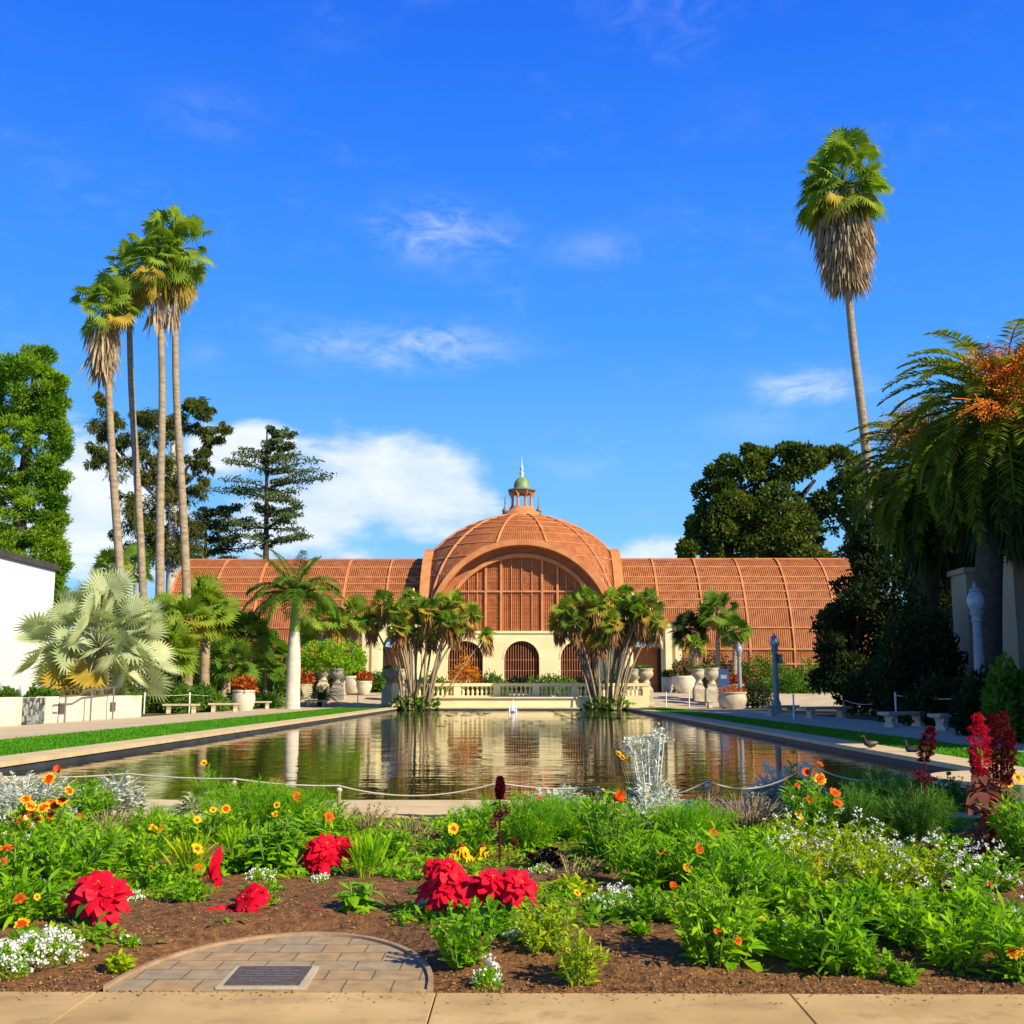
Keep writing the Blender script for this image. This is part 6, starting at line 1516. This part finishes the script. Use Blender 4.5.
# amaranths
def amaranth(px, base, plumes, label, m='amaranth', leaves=26, lm='amleaf', ls=1.0):
    g_ = gp(px, base); z0 = soilz(g_.x, g_.y); Y = g_.y; o = np.array((g_.x, Y, z0)); s_ = Y / F
    t = thing('amaranth', label, 'plant', tuple(o), 0, 'amaranths with red flower spikes')
    st, lf = MB(), MB()
    for (xt, yt, xb, yb, w) in plumes:
        p1 = np.array(at(xt, yt, Y)) - o; p0 = np.array(at(xb, yb, Y)) - o
        st.tube(smooth_pts([(p0[0] * .3, 0, -.02), p0 * np.array([.9, 1, .5]), p0, p1], 10), np.linspace(.009, .003, 10), 6)
        b = MB(); n = 1700; u = rng.random(n); rr = w * 1.1 * s_ * (np.sin(np.clip(u * .93 + .07, 0, 1) * PI) ** .6) * (1 + .35 * np.sin(u * 34 + rng.random() * 6))
        a = rng.random(n) * 2 * PI; P = p0 + (p1 - p0) * u[:, None] + np.c_[np.cos(a), np.sin(a), np.zeros(n)] * (rr * rng.uniform(.4, 1, n))[:, None]
        b.leaves(P, np.c_[np.cos(a), np.sin(a), rng.uniform(-.1, 1, n)], rng.uniform(.012, .028, n), .010, 0, .2, .2); b.build('plume', m, t)
        k = leaves // len(plumes); tt = rng.uniform(.12, 1.0, k)
        Pl = p0[None] * tt[:, None] * np.array([.95, 1, 1]); D = rng.normal(size=(k, 3)) * np.array([1, 1, .3]) + np.array([0, -.2, .25])
        L = rng.uniform(.08, .15, k) * ls; lf.blades(Pl, D, L, L * .42, .55, 0, (.1, .75, 1, .7, .05), .4)
        for q in range(5):
            c = p0 * rnd.uniform(.3, .85); nn = 60; lf2 = rng.normal(size=(nn, 3)) * .018 + c + rng.normal(size=3) * .05
            lf.leaves(lf2, rng.normal(size=(nn, 3)), .02, .012, 1)
    st.build('stems', m, t); lf.build('leaves', (lm, m), t)
amaranth(985, 872, [(977, 714, 982, 775, 8)], 'tall bright red amaranth spike standing above burgundy leaves', 'amaranth', 60, 'amleaf', 1.25)
amaranth(998, 864, [(1003, 712, 1000, 785, 9), (991, 714, 993, 780, 6), (1010, 730, 1006, 785, 6), (972, 748, 984, 800, 4)], 'dark wine red amaranth clump behind the bright red spike', 'amdark', 70, 'amleaf', 1.2)
amaranth(922, 850, [(931, 727, 924, 762, 6)], 'dull red amaranth spike in shade left of the tall bright one', 'amdark', 16, 'amdark', .6)
amaranth(500, 872, [(500, 777, 500, 799, 2.6)], 'thin dark red spike in the middle of the bed by the pool', 'amdark', 12, 'purple', .5)
# tall silver plant and its neighbour
def tall_silver(px, base, top, hw, stems, label, yl=()):
    g_ = gp(px, base); z0 = soilz(g_.x, g_.y); Y = g_.y; o = np.array((g_.x, Y, z0)); s_ = Y / F
    t = thing('dusty_miller', label, 'plant', tuple(o), 0, GS)
    b = foliage('silver', az(top, Y) - z0, hw * s_, 2.2); b.build('foliage', ('silver', 'stem'), t)
    b = MB()
    for sx, sy in stems:
        p = np.array(at(sx, sy, Y + rnd.uniform(-.08, .08))) - o; b.tube(smooth_pts([(p[0] * .2, 0, .02), p * np.array([.75, 1, .6]), p], 7), .0065, 5)
        n = 60; b.leaves(p + rng.normal(size=(n, 3)) * np.array([.022, .022, .02]), rng.normal(size=(n, 3)) + np.array([0, 0, .8]), .03, .014)
        k = 34; u = rng.uniform(.3, 1, k)[:, None]; b.leaves(p * u * np.array([.9, 1, 1]), rng.normal(size=(k, 3)) + np.array([0, 0, .7]), .045, .016)
    b.build('flower_stems', 'silver', t)
    for x, y in yl: flower(t, np.array(at(x, y, Y)) - o, 'pom', 4 * s_)
tall_silver(652, 826, 774, 22, [(660, 731, ), (654, 735), (648, 740), (664, 738), (640, 742), (630, 741), (627, 748), (657, 742), (645, 752), (635, 756)], 'tall silver white plant rising in front of the water', ((618, 754), (622, 758), (628, 760)))
tall_silver(650, 840, 800, 26, [(644, 792), (660, 795)], 'low silver foliage at the foot of the tall silver plant', ((645, 796),))
tall_silver(770, 816, 775, 18, [(766, 766), (772, 772), (786, 770)], 'silver plant at the right end of the rope span')
tall_silver(808, 812, 772, 14, [(800, 768), (806, 764)], 'small silver plant among the orange blooms on the right')
plant('lance', 795, 815, 752, 6, 'single tall stem with a yellow flower by the right silver plant', ((793, 752, 'pom', 3.5),), .4)
# low ground cover between the plants
b = MB(); N = 13000
Py = 5.2 + 5.3 * rng.random(N); Px = rng.uniform(-.5, .5, N) * (.98 * Py)
nz = np.sin(Px * 3.1 + Py * 1.3) + np.sin(Px * 1.7 - Py * 2.9) + .8 * np.sin(Px * 6.3 + Py * 5.1) + (Py - 6.6) * .55
k_ = (nz > .15) & (np.hypot((Px - pcx) / prx, (Py - SY) / pry) > 1.25); Px, Py = Px[k_], Py[k_]; n = len(Px)
Pz = np.array([soilz(x, y) for x, y in zip(Px, Py)])
Px, Py, Pz = (np.repeat(v, 4) for v in (Px, Py, Pz)); n = len(Px)
P = np.c_[Px + rng.normal(size=n) * .02, Py + rng.normal(size=n) * .02, Pz + rng.random(n) * .03]
D = rng.normal(size=(n, 3)) * np.array([1, 1, .5]) + np.array([0, 0, .55]); L = rng.uniform(.025, .085, n)
b.blades(P, D, L, L * .28, .3, 0, (.3, 1, .7, .06), .6)
stuff(b.build('ground_cover', 'lf2'), 'low mixed green seedlings filling the gaps between bed plants', 'ground cover')
